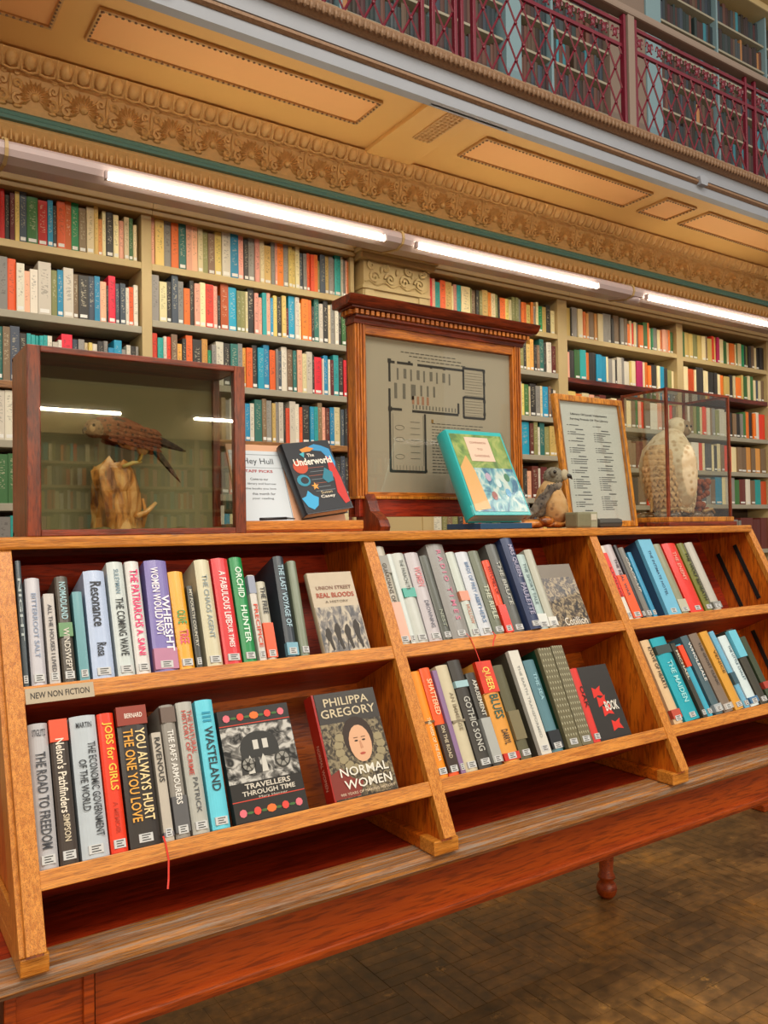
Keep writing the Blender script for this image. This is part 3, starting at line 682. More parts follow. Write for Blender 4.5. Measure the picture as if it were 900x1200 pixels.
row(3.64, 4.045, LEV['N'][3], 'i20/20 y80/20 b110/22 m45/21 l50/22 i35/19 T60/22 l60/19 y60/20 y40/20', T_[3]+' '+bn, 'books on the fourth shelf right of the pilaster')
row(3.64, 4.045, LEV['N'][4], 'i30/20 c60/22 d30/19 p50/18 m60/21 i25/20 m60/21 r30/18 d50/19 k30/19', T_[4]+' '+bn, 'books on the fifth shelf right of the pilaster')
row(2.97, 3.62, LEV['N'][5], 'i60/18 l30/20 k35/19 l35/20 d30/21 o30/19 d40/20 g25/19 r20/18 g30/19 d40/20 l30/21 k30/20 i35/20 d40/21', 'the low shelf seen under the framed floor plan', 'books seen under the framed floor plan')
# the two bays on the right: past the first 300, one object
row(4.145, 5.33, LEV['P'][0], 'y40/20 d8 g40/21 c35/21 o25/19 a20 k45/20 a20 c40/20 g40/21 g25/21 d20/19 k45/21 g28/20 k28/20 o22/17 c20/20 r15/18 c20/19 g12 o40/18 G35/20 o15 c18/17 E15 g35/18 c25/17 o15 p30/18 p22/18 o22/18 G25/17', '', '', False)
row(4.145, 5.33, LEV['P'][1], 'p25/18 d40/20 G40/21 t45/21 o22/20 d50/20 b40/20 b40/19 c15 g30/18 i22/18 d15 i35/20 g20/20 i40/18 y20 c35/19 v50/19 c25/19 o20 o28/17 d50/18 c25/18 b35/18 d30/17 l40/16 c20', '', '', False)
row(4.145, 5.33, LEV['P'][2], 'y50/22 o40/21 c40/22 p30/21 k30/20 m40/22 k30/19 c30/20 m30/20 k30/21 c30/20 k30/20 G15/21 p20/20 r20/20 k40/22 i50/20 p30/21 k30/21 c20/20 r20/20 k20', '', '', False)
row(4.145, 5.33, LEV['P'][3], 'k40/20 m30/20 k40/21 m40/20 c20/20 k30/21 i30/20 k40/21 m30/20 k40/20 k30/19 m40/20 k40/21 m40/21 k30/20 i20/21 k40/20 m30/20', '', '', False)
row(4.145, 5.33, LEV['P'][4], 'i40/20 k30/20 o30/21 d40/20 k40/21 i30/20 c20/20 k30/21 d30/20 k40/21 r30/20 k40/20 k30/19 m40/20', '', '', False)
row(5.415, 6.54, LEV['Q'][0], 'G40/20 y45/20 y40/20 l50/20 y40 c40 k20 y45/19 r30/21 y20 v30/21 c40/20 G45/19 c25/18 o60/18 c15 G20/19 c40 E30/19 d25 l25 d30 k35 c25/18 d40 d50/19', '', '', False)
row(5.415, 6.54, LEV['Q'][1], 'r22/20 c35 q50/19 c15 d60/21 c20/19 c25 d50 d30 c30/18 o25/18 y50/17 d35/19 c20 o50/18 y20/20 G40/20 c25 G30 c30/18 n25 c25 k30', '', '', False)
row(5.415, 6.54, LEV['Q'][2], 'y30/23 k20/22 i30/22 k30/22 l30/22 G30/22 c25 r25 r20 i30 k30 g30 l40/21 i60/22 i40/20 d40 k40 d40 g30 G30/22 o40/22 d40 o30/22 i40/23 r70/22', '', '', False)
row(5.415, 6.54, LEV['Q'][3], 'G20/21 c20 i25 w60/22 r30 c20 n60/22 c20/21 d30 c30/22 k30 r60/21 c50/21 k40 k50/21 a40/21 k40/21 a50/21 k50/21', '', '', False)
row(5.415, 6.54, LEV['Q'][4], 'o30/20 l30 y30/21 n35 g30 k30/20 b40/22 c20 i30 g30 G30/20 m40/21 i30 k30/20 t40/21 q40/20', '', '', False)
row(5.9, 6.54, LEV['Q'][5], 'd30/22 i15/24 i15/24 d30/22 g30/25 g20/24 m100/26 m60/25 m60/26', '', '', False)
flush_stuff('library_books_beyond', 'many small coloured books filling the two right-hand bookcase bays', 'books')
# shelf stretches hidden behind the things on the display unit
def fill(xa, xb, lev):
    cols = 'cigdyklobnrtmpG'; n = int((xb-xa)/.031)
    row(xa, xb, lev, ' '.join(f'{random.choice(cols)}{random.randint(20, 45)}/{random.randint(18, 22)}' for _ in range(n)), '', '', False)
for k in (0, 1, 2): fill(.0, .54, LEV['L'][k])
for k in (3, 4): fill(.73, 1.20, LEV['L'][k])
fill(1.27, 1.61, LEV['M'][3]); fill(1.27, 1.61, LEV['M'][4]); fill(1.81, 2.29, LEV['M'][4]); fill(1.27, 2.42, LEV['M'][5])
for k in (1, 2, 3, 4): fill(2.97, 3.63, LEV['N'][k])
fill(3.64, 4.04, LEV['N'][5]); fill(4.145, 5.33, LEV['P'][5]); fill(5.415, 5.88, LEV['Q'][5])
flush_stuff('library_books_behind', 'small coloured books on the shelves hidden behind the glass cases and the framed plan', 'books')
# gallery volumes
def gallery_books():
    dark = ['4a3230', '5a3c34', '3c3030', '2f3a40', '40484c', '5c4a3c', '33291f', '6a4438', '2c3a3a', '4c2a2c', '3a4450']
    for k in range(9):
        z = 2.35+.2375*k
        if z > 4.3: break
        x = 1.9
        while x < 7.2:
            if any(a-.03 < x < b+.0 for a, b in ((3.67, 3.85), (4.72, 5.35))) or any(abs(x-u) < .03 for u in (1.95, 2.42, 3.1, 4.15, 6.1, 6.82)): x += .02; continue
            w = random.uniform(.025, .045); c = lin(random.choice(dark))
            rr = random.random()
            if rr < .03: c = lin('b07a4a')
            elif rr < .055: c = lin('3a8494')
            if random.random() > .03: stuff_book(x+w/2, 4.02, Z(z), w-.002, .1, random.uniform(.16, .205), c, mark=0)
            x += w
    flush_stuff('gallery_volumes', 'dark bound volumes packed on the shelves of the upper gallery', 'books')
gallery_books()
def opposite_books():
    for k in range(8):
        x = -4.9
        while x < 7.9:
            w = random.uniform(.03, .06); stuff_book(x, -7.3, .235+.31*k, w, -.15, random.uniform(.2, .25), random.choice('ciykgdropmltn')); x += w+.002
    flush_stuff('opposite_books', 'books on the opposite wall, seen only in reflections', 'books')
opposite_books()

# ================================================================== DISPLAY TABLE AND SLOPED BOOKSHELF UNIT
# the front of the unit leans back: t runs up the slope, n runs into the shelves
PA = Vector((0, 1.3409, Z(-.6383))); PB = Vector((0, 1.633, Z(-.0322)))
UU = (PB-PA).normalized(); NN = Vector((0, UU.z, -UU.y)); XX = Vector((1, 0, 0))
SL = Matrix((XX, NN, UU)).transposed().to_4x4(); SL.translation = PA      # local (x, n, t) -> world
TT = Z(-.673)        # table surface
def table():
    r = thing('display_table', 'long oak and mahogany table carrying the sloped bookshelf unit', 'table', (1.2, 1.85, 0))
    MB().box(-.35, 2.78, 1.43, 2.30, TT-.03, TT-.0005).build('table_top', RED, r)
    MB().prism([(1.43, TT-.03), (1.365, TT-.032), (1.357, TT-.022), (1.357, TT-.008), (1.365, TT-.001), (1.392, TT-.001), (1.394, TT-.004), (1.397, TT-.004), (1.399, TT), (1.43, TT)], -.36, 2.79, 'x').build('front_edging', OAKW, r)
    for nm, a in (('apron', (.345, 2.70)), ('apron', (-.30, .20))):
        MB().box(a[0], a[1], 1.392, 1.415, TT-.135, TT-.032).build(nm, APRON, r)
        mb = MB(); mb.box(a[0], a[1], 1.380, 1.415, TT-.141, TT-.126, b=.004).box(a[0], a[1], 1.386, 1.41, TT-.149, TT-.141, b=.002); mb.build('apron_moulding', APRON, r)
    MB().box(-.3, 2.7, 2.24, 2.265, TT-.145, TT-.03).build('apron', APRON, r)
    def leg(x, y):
        l = MB().box(x-.06, x+.06, y-.045, y+.045, TT-.16, TT-.031, b=.003)
        l = l.build('leg', APRON, r)
        t = MB().lathe([(.042, TT-.16), (.045, TT-.175), (.036, TT-.19), (.043, TT-.205), (.040, TT-.25), (.034, .30), (.030, .16), (.026, .10), (.034, .085), (.034, .078), (.024, .070), (.036, .052), (.041, .036), (.036, .016), (.022, 0)], (x, y, 0), 18)
        t.build('turned_shaft', APRON, l)
        return l
    l0 = leg(.272, 1.425); leg(2.48, 2.19); leg(-.1, 2.19)
    # raised frame around the square leg block
    for a, b_ in ((.205, .222), (.322, .339)): MB().box(a, b_, 1.372, 1.384, TT-.16, TT-.032, b=.002).build('leg_frame_strip', APRON, l0)
table()

PANX = [(.232, .258), (1.030, 1.058), (1.805, 1.833), (2.600, 2.628)]
SECT = [(.258, 1.030), (1.058, 1.805), (1.833, 2.600)]
TLOW, TMID = .117, .418
def unit():
    r = thing('bookshelf_unit', 'golden oak A-shaped bookshelf unit with two sloped tiers and three sections', 'bookshelf', (1.43, 1.8, TT))
    zt = Z(-.0235)
    poly = [(PA.y+.006, TT+.028), (PB.y+.002, zt), (2.0, zt), (2.285, TT+.028)]
    for i, (a, b_) in enumerate(PANX):
        if i < 3: p = MB().prism(poly, a, b_, 'x').build('side_panel', OAKS, r)
        else:
            p = MB().prism(poly, a, b_, 'x').build('side_panel', OAKS, r)
            for nn in (.055, .128):
                MB().box(a-.003, a+.0005, nn, nn+.014, .46, .66, M=SL).build('shelf_track', BLACKM, p)
                MB().box(a-.003, a+.0005, nn, nn+.014, .16, .37, M=SL).build('shelf_track', BLACKM, p)
        MB().box(a-.0015, b_+.0015, -.008, .010, .0, .69, M=SL, b=.0015).build('edge_strip', OAKV, p)
        c = (a+b_)/2
        hw = .032 if i else .021
        f = MB().box(c-hw, c+hw, 1.349, 2.28, TT+.0005, TT+.030, b=.003).build('foot', OAKD if i else OAKV, r)
        MB().box(c-hw-.0002, c+hw+.0002, 1.3475, 1.40, TT+.0007, TT+.0304, b=.003).build('foot_end', OAK, f)
    # outer stile on the left end
    MB().box(.222, .232, .004, .060, .0, .685, M=SL, b=.002).build('end_stile', OAKV, r)
    MB().box(.224, .232, 1.42, 2.2, TT+.03, TT+.075, b=.002).build('end_rail', OAK, r)
    for i, (a, b_) in enumerate(SECT):
        for t in (TLOW, TMID):
            s = MB().box(a, b_, .004, .182, t-.029, t-.0004, M=SL).build('shelf', RED, r)
            MB().box(a, b_, -.006, .006, t-.030, t, M=SL, b=.0015).build('shelf_lipping', OAK, s)
        MB().box(a, b_, .182, .192, .088, .402, M=SL).build('back_panel', OAKD, r)  # orange below, red above: the lower tier's extra light put into colour
        MB().box(a, b_, .182, .192, .402, .770, M=SL).build('back_panel', RED, r)
    MB().box(.258, 2.60, 1.83, 1.845, TT+.001, zt).build('added_light_stop', RED, r)  # added board: stops light leaking through, keeps the recess dark
    t = MB().box(.12, 2.598, 1.640, 2.05, zt, zt+.022).build('top_board', OAKD, r)
    MB().box(.10, 2.61, 1.622, 1.642, zt-.001, zt+.0225, b=.005).build('top_lipping', OAK, t)
    return r, zt+.0228
UNIT, TOPZ = unit()
_l = MB().box(-.6, .118, 1.644, 2.05, TOPZ-.0228, TOPZ-.0004).box(-.62, .0985, 1.622, 1.642, TOPZ-.0238, TOPZ-.0003, b=.004)
tag(_l.build('adjoining_top_board', OAK), 'oak top board of the neighbouring unit at the left edge', 'shelf')

LABELM = plain('shelf_mark_paper', 'c4c6c6', .6)
BCOV = {}
def cov(c, var=.08):
    if c not in BCOV: BCOV[c] = plain('cover_'+c, c, .38, var=var, scale=45, coat=.35)
    return BCOV[c]
def book_parts(root, w, h, d, cm, rounded=True, hard=True):
    """book in its own frame: spine centred on the origin facing -y, height along z"""
    th = .0025 if hard else .0012; n = 9; out = []; bul = .006 if (rounded and w > .02) else .0015
    for i in range(n):
        x = -w/2+w*i/(n-1); out.append((x, bul*(abs(2*i/(n-1)-1)**2.2)))
    inn = [(x*(w/2-th)/(w/2), y+th) for x, y in out]
    poly = [(-w/2, d)]+out+[(w/2, d), (w/2-th, d)]+inn[::-1]+[(-w/2+th, d)]
    # C-shaped cover as strips so every face stays convex
    mb = MB(); A_ = [(-w/2, d)]+out+[(w/2, d)]; B_ = [(-w/2+th, d)]+inn+[(w/2-th, d)]; k = len(A_)
    vs = [(x, y, z) for z in (0, h) for x, y in A_]+[(x, y, z) for z in (0, h) for x, y in B_]
    fs = []
    for i in range(k-1):
        fs += [(i, i+1, k+i+1, k+i), (2*k+i, 3*k+i, 3*k+i+1, 2*k+i+1), (k+i, k+i+1, 3*k+i+1, 3*k+i), (i, 2*k+i, 2*k+i+1, i+1)]
    fs += [(0, k, 3*k, 2*k), (k-1, 3*k-1, 4*k-1, 2*k-1)]
    mb.add(vs, fs); mb.build('cover', cm, root, local=True)
    g = .003 if hard else .0006
    MB().box(-w/2+th+.0002, w/2-th-.0002, bul+th+.0003, d-g-.001, g, h-g).build('page_block', PAPER, root, local=True)
SPX = Matrix(((0, 1, 0, 0), (0, 0, -1, 0), (-1, 0, 0, 0), (0, 0, 0, 1)))
def spine_M(x, y, z):       # text runs down the spine, letter tops to the right
    M = Matrix(((0, 1, 0, x), (0, 0, -1, y), (-1, 0, 0, z), (0, 0, 0, 1))); return M
def spine_H(x, y, z):       # text across the spine
    M = Matrix(((1, 0, 0, x), (0, 0, -1, y), (0, 1, 0, z), (0, 0, 0, 1))); return M
def shelf_book(X, w, h, lean, c, label, texts=(), bands=(), t=TMID, off=.004, d=.148, kind='hardback_book', group=None, mark=True, ribbon=None):
    up = (UU+XX*lean).normalized(); xx = (XX-up*XX.dot(up)).normalized(); yy = up.cross(xx)
    M = Matrix((xx, yy, up)).transposed().to_4x4(); M.translation = PA+XX*X+UU*(t+.0008+abs(lean)*w/2)+NN*off
    r = thing(kind, label, 'book', M=M, group=group)
    book_parts(r, w, h, d, cov(c), hard=kind.startswith('hard'))
    sy = -.0006
    for z0, z1, bc in bands:
        MB().box(-w/2-.0004, w/2+.0004, sy, .012, h*z0, h*z1).build('spine_band', cov(bc), r, local=True)
        # wraps onto the boards
    for tx in texts:
        s, pz, ln, hf, tc = tx[:5]; xo = tx[5] if len(tx) > 5 else 0
        H = len(tx) > 6
        if H: txt(s, r, spine_H(xo*w, sy-.0005, h*pz), w*hf, h*ln, ink(tc), 'title_lettering', .01)
        else: txt(s, r, spine_M(xo*w, sy-.0005-.0005, h*pz), h*ln, w*hf, ink(tc), 'title_lettering', .015)
    if mark:
        lw_ = min(w*.34, .012); mk = MB().box(-lw_, lw_, sy-.0006, .003, .007, .021)
        for q in range(3): mk.box(-lw_*.6, lw_*(.65-.3*(q % 2)), sy-.0009, sy-.0005, .0095+.004*q, .0110+.004*q, 1)
        mk.build('shelf_mark_label', [LABELM, BLACK], r, local=True)
    if ribbon:
        rc, pts = ribbon
        MB().tube(pts, [(.0016, .0006)]*len(pts), 4).build('ribbon_marker', plain('ribbon_red', rc, .5), r, local=True)
    return r
HB, PBK = 'hardback_book', 'paperback_book'
S1, S2 = 'in the left section', ''
# ---- left section, upper tier
u = 'on the upper left tier'
A = [
 (.2665, .011, .242, .016, '26343a', 'thin dark blue-grey book against the left end of the upper left tier', [('NIGHT', .6, .5, .5, 'a9b4b4')], (), HB),
 (.2885, .026, .206, .02, 'bdbcc4', 'pale grey book second from the left end of the upper left tier', [('BITTERROOT SALT', .55, .6, .35, '8b98b0')], (), HB),
 (.3145, .019, .173, .02, 'b9b3ae', 'short light grey book between a pale grey and a brown-green book', [('ALL THE HOUSES I LIVED', .5, .75, .4, '4a4a52')], (), PBK),
 (.3400, .024, .207, .018, '4d463c', 'brown-green book with blue lettering left of a short teal book', [('NOMADLAND', .76, .36, .5, '9fc4cc'), ('WINDSWEPT', .3, .4, .45, 'cfc9bd')], ((.42, .55, '5c8a58'),), PBK),
 (.3655, .018, .174, .018, '5f97a0', 'short plain teal book left of the pale blue one', (), (), PBK),
 (.4000, .040, .216, .022, 'aebfdd', 'wide pale blue book with the dark title Resonance', [('Resonance', .68, .42, .55, '22262e'), ('Rosa', .26, .12, .45, '22262e')], (), PBK),
 (.4415, .032, .233, .022, 'c3cdcc', 'white-green book titled The Coming Wave', [('THE COMING WAVE', .42, .5, .5, '23282a'), ('SULEYMAN', .82, .22, .3, '6f8a98')], (), HB),
 (.4735, .028, .233, .03, 'd5d3d0', 'white book with bright pink title lettering', [('THE PATRIARCHS', .66, .52, .6, 'e8246e'), ('A. SAINI', .27, .22, .5, 'e8246e')], (), HB),
 (.5175, .046, .233, .045, '7a6fb0', 'thick purple and white book with pink marbled foot', [('WOMEN WOULD NOT', .62, .62, .34, 'f0ecf2', -.12), ('WHEESHT', .42, .5, .34, 'f0ecf2', .24)], ((.02, .2, 'b57a98'),), HB),
 (.5585, .031, .207, .035, 'e9a52c', 'amber yellow book with small green and pink lettering', [('OLIVE', .52, .14, .6, '2f9a5a'), ('TREE', .32, .14, .6, 'dd5a78')], (), PBK),
 (.5825, .013, .174, .04, '39382f', 'short thin black book tucked right of the amber book', [('MY FOURTH COUNTRY', .6, .7, .5, 'c8c5b4')], (), PBK),
 (.6160, .033, .231, .045, 'c9c3a4', 'thick cream book with grey lettering left of a red book', [('THE CHAOS AGENT', .55, .6, .35, '8e9a9c')], (), HB),
 (.6550, .037, .233, .047, 'd2232a', 'bright red book with a broad white title panel', [('A FABULOUS LIFE', .62, .5, .4, 'f6e2df'), ('OF OUR TIMES', .3, .3, .3, 'f6e2df')], (), HB),
 (.6915, .029, .234, .05, '0f8a46', 'bright green book right of the red book', [('ORCHID', .75, .3, .5, 'd9efe0'), ('HUNTER', .35, .35, .45, 'd9efe0')], (), HB),
 (.7185, .016, .191, .05, 'c8c4bc', 'short grey and red paperback right of the green book', [('PRECIPICE', .4, .5, .6, 'd34a30')], ((.78, .99, '8c93a6'),), PBK),
 (.7405, .023, .175, .05, 'bcb8a6', 'short paperback with a bright orange lower half', [('THE FREE', .75, .35, .5, '3c3f44')], ((.03, .46, 'f0541c'),), PBK),
 (.7880, .026, .233, .072, '2b3640', 'tall dark navy book with pale blue lettering', [('THE LAST VOYAGE OF', .6, .62, .5, 'a8c8d6')], ((.02, .14, '6aa0b4'),), HB),
 (.8180, .022, .221, .078, '7c8672', 'slim grey-green book beside the face-out running cover', (), (), PBK),
]
for X, w, h, ln, c, lab, tx, bd, kd in A: shelf_book(X, w-.001, h, ln, c, lab, tx, bd, TMID, kind=kd)
# ---- left section, lower tier
B = [
 (.2760, .032, .236, .012, 'b3b2b6', 'grey hardback titled The Road to Freedom at the left end', [('THE ROAD TO FREEDOM', .46, .66, .55, '3a3c44'), ('STIGLITZ', .93, .05, .7, '3a3c44', 0, 1)], (), HB),
 (.3085, .030, .238, .012, '3f342c', 'dark brown book with an orange top band', [("Nelson's Pathfinders", .6, .52, .5, 'e6dccb'), ('SIMPSON', .24, .18, .35, 'cdbfa4')], ((.84, 1.001, 'e2512c'),), HB),
 (.3505, .045, .239, .012, 'b4bec6', 'thick pale blue-grey book titled The Economic Government of the World', [('THE ECONOMIC GOVERNMENT', .47, .66, .3, '2c3036', .22), ('OF THE WORLD', .5, .36, .3, '2c3036', -.18), ('MARTIN', .93, .04, .6, '2c3036', 0, 1)], (), HB),
 (.3895, .029, .238, .013, 'e63a17', 'orange-red book with yellow title lettering', [('JOBS for GIRLS', .68, .5, .62, 'e9c13a'), ('A MEMOIR', .24, .22, .3, 'c03010')], (), HB),
 (.4340, .054, .244, .018, '2f2823', 'thick black-brown book titled You Always Hurt the One You Love', [('YOU ALWAYS HURT', .5, .66, .33, 'e8cf98', .2), ('THE ONE YOU LOVE', .5, .66, .33, 'e2a23c', -.2), ('BERNARD', .93, .035, .6, 'e9e2d6', .05, 1)], ((.86, 1.001, '8f3420'),), HB),
 (.4740, .018, .190, .018, 'b9b1a4', 'short pale book titled Ravenous with a green emblem', [('RAVENOUS', .74, .42, .6, '2c2a28')], ((.04, .08, '6f6a70'),), PBK),
 (.5000, .027, .238, .02, '8f8a82', 'grey book with pale lettering right of Ravenous', [("THE RAF'S ARMOURERS", .52, .56, .45, 'e4e2dc')], ((.04, .3, '5a5a5c'), (.86, .98, '6b5a50')), HB),
 (.5335, .032, .239, .023, 'b0b0a8', 'light grey book with a red title and black horse mark', [('THE NATURAL', .76, .34, .3, 'b8453c', .2), ('HISTORY OF CRIME', .68, .5, .3, 'b8453c', -.15), ('PATRICK', .28, .26, .3, '55585a')], (), HB),
 (.5715, .035, .238, .028, '63cbe0', 'bright cyan book titled Wasteland', [('WASTELAND', .53, .5, .5, '23343c'), ('III', .86, .08, .5, '1f8fae')], (), HB),
]
for k, (X, w, h, ln, c, lab, tx, bd, kd) in enumerate(B):
    rb = None
    if k == 4: rb = ('d8301a', [(.028, -.004, .01), (.028, -.012, -.002), (.03, -.011, -.03), (.026, -.010, -.06), (.022, -.012, -.075)])
    shelf_book(X, w-.001, h, ln, c, lab, tx, bd, TLOW, kind=kd, ribbon=rb)
# green round emblem on the short pale book
# ---- middle section, upper tier
Cc = [
 (1.0760, .033, .250, .0, 'b9b4a6', 'beige and salmon book at the left end of the upper middle tier', [('GUARDIANS OF', .62, .4, .35, '5a534a')], ((.04, .42, 'd9a58e'), (.72, .9, '8c8a80')), HB),
 (1.1000, .014, .229, .0, 'c9d2cf', 'thin white book second in the upper middle tier', (), (), PBK),
 (1.1265, .036, .231, .0, 'c0c4be', 'grey-white book with a small green figure', [('THE PARACHUTE', .75, .34, .3, '6a6f6c')], ((.5, .6, '39a08e'),), HB),
 (1.1670, .040, .231, .005, 'bdb7bb', 'pinkish-white book with pink title lettering', [('WOMEN', .72, .22, .5, 'd88a90'), ('DROWNING', .3, .3, .3, '70707c')], (), HB),
 (1.2015, .026, .222, .008, '565a52', 'dark grey book leaning left of the thick grey one', [('NEST', .25, .2, .4, '9aa090')], (), HB),
 (1.2440, .054, .252, .01, '8d8b88', 'thick grey book with widely spaced pink capitals', [('R A D I O', .76, .34, .26, 'd07c96', .05), ('T I M E S', .36, .34, .26, 'd07c96', .05)], (), HB),
 (1.2890, .028, .229, .0, 'bfc8c0', 'pale book with a small orange fox patch', [('HOLLOW', .26, .22, .4, 'c0806a')], ((.42, .53, 'd98a6c'),), HB),
 (1.3260, .041, .228, .0, 'c9ced6', 'white and pale blue book with blue lettering', [('BIRDS OF PREY AND', .62, .5, .3, '6d86a8'), ('OTHERS', .3, .3, .3, '6d86a8')], (), HB),
 (1.3660, .034, .230, .0, '6e7462', 'grey-green book with worn pale title', [('THE RIFLE', .38, .4, .45, 'c9ceb8')], (), HB),
 (1.3980, .025, .202, .0, 'ee4a1e', 'short orange-red book in the upper middle tier', [('WITCHES OF', .72, .4, .5, '8a2418')], ((.02, .38, 'e8321c'),), PBK),
 (1.4330, .038, .247, .0, '5c5e5a', 'dark grey book right of the orange-red one', [('THE BRUTE', .55, .5, .35, 'b9bab2')], (), HB),
 (1.4760, .040, .256, .0, '27365c', 'tall navy book standing proud of the middle tier', [('MRS QUEEN', .74, .36, .42, 'a9a6c0'), ('PAULETTE', .32, .34, .42, 'a9a6c0')], (), HB),
 (1.5200, .036, .214, .02, 'a9bfbd', 'pale teal-white book right of the navy book', [('THE SHORT TALE', .6, .55, .28, '6b7f82')], ((.03, .2, 'd5d9d4'),), PBK),
 (1.5555, .030, .228, .02, 'b3b3a4', 'light grey-green book beside the face-out crowd cover', (), ((.03, .14, 'd9d9d2'),), PBK),
]
for k, (X, w, h, ln, c, lab, tx, bd, kd) in enumerate(Cc):
    rb = None
    if k == 5: rb = ('c01c2c', [(.01, -.004, .01), (.012, -.012, -.004), (.018, -.011, -.04), (.022, -.010, -.085), (.024, -.011, -.10)])
    if k == 7: rb = ('c01c2c', [(.01, -.004, .008), (.010, -.012, -.004), (-.002, -.011, -.018), (-.008, -.010, -.03)])
    shelf_book(X, w-.001, h, ln, c, lab, tx, bd, TMID, kind=kd, ribbon=rb, off=-.014 if k == 11 else .004)
# ---- middle section, lower tier
D = [
 (1.0790, .030, .238, .0, 'f0901c', 'plain orange book at the left end of the lower middle tier', [('THE WEEK OF THE FLEA', .35, .4, .3, 'e8d6a8')], ((.5, .52, '6a4a20'),), HB),
 (1.1100, .029, .243, .0, 'ee5a20', 'orange book with a dark lower half', [('SHATTERED', .72, .34, .5, 'f2c8a0'), ('ON THE ROAD', .3, .3, .35, 'c9bca0')], ((.03, .46, '3b2c24'),), HB),
 (1.1335, .014, .234, .0, '8a6c94', 'thin purple book in the lower middle tier', (), (), PBK),
 (1.1600, .035, .244, .0, 'c9bfa2', 'thick cream book between the purple and the black-grey books', [('AN IMMENSE', .55, .36, .3, '8a7f68')], ((.45, .47, '8a7f68'),), HB),
 (1.2000, .037, .252, -.005, '3f3c38', 'tall black and grey book titled Gothic Song', [('GOTHIC SONG', .4, .5, .5, 'b8b8b0')], ((.74, .8, '9cc0c8'),), HB),
 (1.2370, .028, .217, -.005, '45433f', 'shorter book with a black top and grey-white foot', [('AMUSEMENT', .72, .4, .45, 'cfccc0')], ((.03, .5, 'a9aca8'),), PBK),
 (1.2800, .048, .240, .0, 'dd9a42', 'thick orange and yellow book titled Queer Blues with a red top', [('QUEER', .82, .24, .5, 'e8d060'), ('BLUES', .54, .24, .55, '2e5a50'), ('DARRYL', .24, .14, .4, '2b2a28')], ((.68, 1.001, 'd8391c'), (.02, .09, 'c8301c')), HB),
 (1.3250, .034, .226, .0, '5d5a40', 'olive camouflage book right of Queer Blues', (), ((.2, .5, '7a7050'),), PBK),
 (1.3850, .033, .256, .0, '4a463a', 'tall white-spined book in the lower middle tier', [('THE EARTH TRANSFORMED', .5, .7, .25, '9a9c98')], ((0, 1.001, 'd2d0c6'),), HB),
 (1.4280, .037, .228, .005, '56808c', 'blue-grey book with a black foot', [('THE SEA', .7, .3, .3, '9cc8d4')], ((.03, .22, '23262a'),), HB),
 (1.4820, .045, .252, .03, '12402e', 'first of two dark green books with a dotted pattern', (), ((0, 1.001, '6a6448'),), HB),
 (1.5260, .039, .254, .035, '12402e', 'second of two dark green books with a dotted pattern', (), ((0, 1.001, '6e684e'),), HB),
 (1.5660, .026, .190, .03, 'd8342c', 'short red and black book beside the face-out dark cover', [('OAK', .6, .3, .5, '30201c')], (), PBK),
]
for k, (X, w, h, ln, c, lab, tx, bd, kd) in enumerate(D):
    b_ = shelf_book(X, w-.001, h, ln, c, lab, tx, bd, TLOW, kind=kd)
    if k in (10, 11):
        mb = MB()
        for i in range(5):
            for j in range(16): mb.ball(((i-2)*w*.19+(j % 2)*w*.09-.002, -.0008, .03+j*h*.058), (.0022, .0008, .0038), seg=6, rings=4)
        o = mb.build('dotted_print', plain('dot_print', 'a8a488', .5), b_, local=True); o['kind'] = 'stuff'
# ---- right section, upper tier
Ee = [
 (1.8570, .020, .231, -.02, 'd9d4c8', 'white and red book at the left end of the upper right tier', [('LIVING', .5, .4, .4, '8a3028')], ((.3, .9, 'dc3020'),), HB),
 (1.8890, .039, .234, -.02, 'b9aeb0', 'pinkish grey book with a red and orange lower half', [('THE REAL WAR', .55, .5, .3, '5a4a54')], ((.02, .58, 'ee5a24'),), HB),
 (1.9180, .015, .232, -.02, '231f20', 'thin black book in the upper right tier', (), (), HB),
 (1.9420, .026, .224, -.02, '77746e', 'grey book right of the thin black one', [('CRACK-UP', .6, .5, .4, 'c9c6bc')], (), HB),
 (1.9660, .018, .207, -.02, '2f8fb8', 'thin bright blue book leaning in the upper right tier', (), (), PBK),
 (2.0530, .060, .247, .0, '34506e', 'thick light blue book with navy boards', [('THE INTIMATE HOTEL', .55, .6, .2, '3a5a78')], ((0, 1.001, '6db6d6'),), HB),
 (2.1080, .040, .231, -.01, '8b8d72', 'grey-green book between the blue and the red books', (), ((.03, .2, 'b9b8a4'),), HB),
 (2.1690, .066, .232, -.01, 'df2b1c', 'thick bright red book in the upper right tier', [('THE ENEMY', .66, .42, .25, 'e8a090')], (), HB),
 (2.2270, .034, .231, -.01, '6e7020', 'olive book with black lettering right of the red one', [('THE WOLF BENEATH', .5, .7, .45, '26260c')], (), HB),
 (2.2720, .040, .233, -.01, 'b5b1a6', 'pale grey book at the right of the upper right tier', (), ((.03, .12, '8c8c88'),), HB),
]
for X, w, h, ln, c, lab, tx, bd, kd in Ee: shelf_book(X, w-.001, h, ln, c, lab, tx, bd, TMID, kind=kd)
